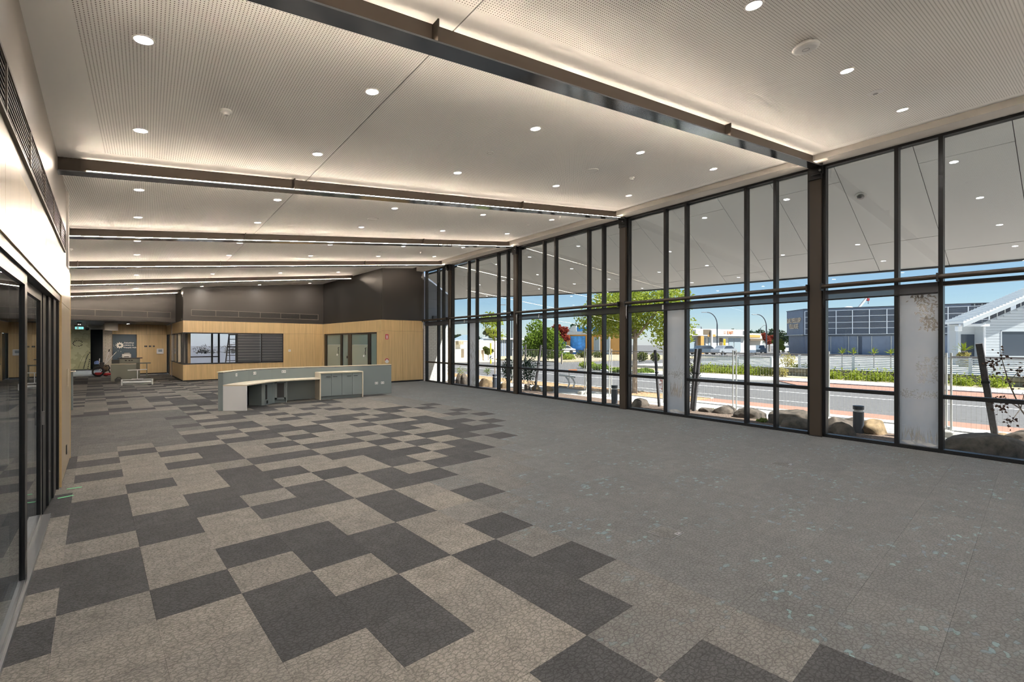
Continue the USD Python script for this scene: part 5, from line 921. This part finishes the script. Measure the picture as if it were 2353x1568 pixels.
# street furniture
def lamp(label, px, depth, py_top, arm, base=0.0, second=None):
    t = thing('street_lamp', label, 'street lamp'); s = depth / FPX; b = PT(px, 789.5, depth); zt = EYE + (789.5 - py_top) * s; r = arm * s; pts = [(0, base), (0, zt - 2.3)] + [(-r * (1 - math.cos(q)), zt - 2.3 + 2.3 * math.sin(q)) for q in np.linspace(.2, math.pi / 2, 9)]
    obj('pole', tube([(b[0] + u * _r[0], b[1] + u * _r[1], z) for u, z in pts], [.11] * 2 + [.08] * 9, 8), 'bollard', t, smooth=50); u = -r - .45; obj('lantern', rbx(-.55, .35, -.13, .13, -.05, .06, .03).apply_transform(RM(VIEW, [0, 0, 1])).apply_translation([b[0] + u * _r[0], b[1] + u * _r[1], zt]), 'grey_metal', t)
    if second: obj('lower_arm', tube([(b[0] + q * _r[0], b[1] + q * _r[1], z) for q, z in [(0, zt - 2.0), (-.5, zt - 2.05), (-1.0, zt - 2.5), (-1.15, zt - 3.5)]], .04, 6), 'grey_metal', t)
lamp('curved street lamp in front of the white shop', 1648, 84, 718, 23); lamp('curved street lamp left of the grey lettered building, with a lower arm', 1761, 88, 723, 21, second=True); lamp('distant curved street lamp seen through the fourth bay', 1176, 70, 701, 12)
yp = thing('yellow_post', 'yellow post with a small white arrow sign beside the far road', 'sign post'); y0 = PT(1127.5, 836, 44); y1 = PT(1127.5, 789, 44); obj('post', bar(y0, y1, .10, .10), 'yellow', yp); obj('sign_plate', rbx(-.09, .09, -.09, -.06, 0, .42, .005).apply_transform(RM(VIEW, [0, 0, 1])).apply_translation(PT(1127, 826, 44)), 'white_paint', yp); obj('arrow', bar(PT(1125.6, 824, 43.85), PT(1128.4, 819, 43.85), .06, .06), 'black', yp)
bt = thing('bike_rack', 'white tubular bench frame on the verge behind the far pair of fence posts', 'bench frame'); dk_ = 20.6
for px in (1306, 1318): obj('curved_leg', tube([PT(px - 6, 866, dk_), PT(px - 1, 872, dk_), PT(px + 2.5, 881, dk_), PT(px, 889, dk_), PT(px - 3, 891, dk_)], .035, 7), 'fence_white', bt)
obj('seat_rail', tube([PT(1284, 862, dk_), PT(1322, 867, dk_)], .04, 7), 'fence_white', bt); obj('low_rail', tube([PT(1284, 888, dk_), PT(1302, 890, dk_)], .03, 6), 'grey_metal', bt)
sg2 = thing('road_sign', 'orange advance sign lying near the road by the far fence posts', 'sign'); obj('panel', bar(PT(1306, 853, 24), PT(1326, 852, 24), .05, .14), 'orange_sign', sg2); obj('leg', bar(PT(1308, 853, 24), PT(1308, 879, 24), .04, .04), 'grey_metal', sg2)
gs = thing('parking_sign', 'yellow rectangular sign on a pale pole in front of the white shop', 'sign'); obj('pole', bar(PT(1661, 819, 70), PT(1664, 780, 70), .06, .06), 'fence_white', gs); obj('panel', rbx(-.17, .17, -.05, 0, 0, .95, .02).apply_transform(RM(VIEW, [0, 0, 1])).apply_translation(PT(1664.5, 794, 69.9)), 'yellow', gs)
def car(label, px, depth, m, rot, z=0.0):
    t = thing('parked_car', label, 'car', (*P(px, depth), z), VIEW + rot); pr = [(-2.1, .3), (-2.1, .75), (-1.9, .95), (-1.1, 1.0), (-.6, 1.48), (.9, 1.5), (1.6, 1.02), (2.1, .9), (2.15, .35)]
    obj('body', mv(prism(Polygon(pr), -.85, .85), rx=math.pi / 2), m, t); obj('windows', mv(prism(Polygon([(-1.0, 1.02), (-.58, 1.42), (.85, 1.44), (1.4, 1.04)]), -.87, .87), rx=math.pi / 2), 'window_dark', t)
    for x in (-1.35, 1.35):
        for y in (-.8, .8): obj('wheel', mv(lathe([(0, -.1), (.33, -.1), (.33, .1), (0, .1)], 14), (x, y, .33), rx=math.pi / 2), 'rubber', t)
    obj('bumper', rbx(2.05, 2.2, -.8, .8, .3, .55, .03), 'dark', t)
car('white four-wheel drive beside the person in red', 1806, 92, 'car_white', .2); car('silver hatchback in front of the white shop', 1663, 76, 'car_silver', .5); car('white van parked left of the second street lamp', 1724, 80, 'car_white', 1.1); car('dark car parked between the white vehicles', 1742, 84, 'car_dark', 1.3); car('silver car under the green street tree', 1213, 76, 'car_silver', .4); car('grey-green car left of the silver hatchback', 1614, 78, 'car_dark', .2); car('white car under the blue graphic', 1292, 80, 'car_white', .1)
# person walking
import manifold3d as mf
def capsule_body(joints, bones, edge):
    parts = []
    for a, b in bones:
        pts = []
        for k in (a, b):
            p, r = np.array(joints[k][:3]), joints[k][3]; s = trimesh.creation.icosphere(1, r); pts.append(s.vertices + p)
        parts.append(mf.Manifold.hull_points(np.vstack(pts)))
    m = mf.Manifold.batch_boolean(parts, mf.OpType.Add).refine_to_length(edge).to_mesh(); t = trimesh.Trimesh(m.vert_properties[:, :3], m.tri_verts, process=True); trimesh.smoothing.filter_taubin(t, iterations=8); return t
pe = thing('person', 'person in a red top and dark trousers walking beside the white four-wheel drive', 'person', (*P(1791, 88), 0), VIEW + .5)
J = dict(head=(0, 0, 1.56, .105), chin=(0, -.03, 1.48, .07), neck=(0, 0, 1.40, .055), chest=(0, 0, 1.22, .15), sl=(-.17, 0, 1.33, .07), sr=(.17, 0, 1.33, .07), waist=(0, 0, 1.0, .125), hipl=(-.09, 0, .88, .10), hipr=(.09, 0, .88, .10), kl=(-.10, -.10, .47, .065), kr=(.10, .06, .47, .065), al=(-.10, -.16, .08, .045), ar=(.10, .26, .11, .045), fl=(-.10, -.32, .04, .04), frr=(.10, .12, .05, .04), el=(-.24, .05, 1.08, .05), er=(.24, -.03, 1.08, .05), hl=(-.25, -.06, .86, .04), hr=(.25, -.18, .88, .04))
obj('body', capsule_body(J, [('head', 'chin'), ('chin', 'neck'), ('neck', 'chest'), ('chest', 'waist'), ('sl', 'chest'), ('sr', 'chest'), ('waist', 'hipl'), ('waist', 'hipr'), ('hipl', 'kl'), ('hipr', 'kr'), ('kl', 'al'), ('kr', 'ar'), ('al', 'fl'), ('ar', 'frr'), ('sl', 'el'), ('sr', 'er'), ('el', 'hl'), ('er', 'hr')], .06), 'skin', pe, smooth=True)
J2 = {k: (*v[:3], v[3] + .022) for k, v in J.items()}
obj('red_top', capsule_body(J2, [('chest', 'waist'), ('sl', 'chest'), ('sr', 'chest'), ('sl', 'el'), ('sr', 'er')], .06), 'red', pe, smooth=True); obj('trousers', capsule_body(J2, [('hipl', 'hipr'), ('hipl', 'kl'), ('hipr', 'kr'), ('kl', 'al'), ('kr', 'ar')], .06), 'dark', pe, smooth=True); obj('hair', mv(trimesh.creation.icosphere(2, .115).apply_scale([1, 1.05, .9]), (0, .02, 1.60)), 'bark_dark', pe, smooth=True)
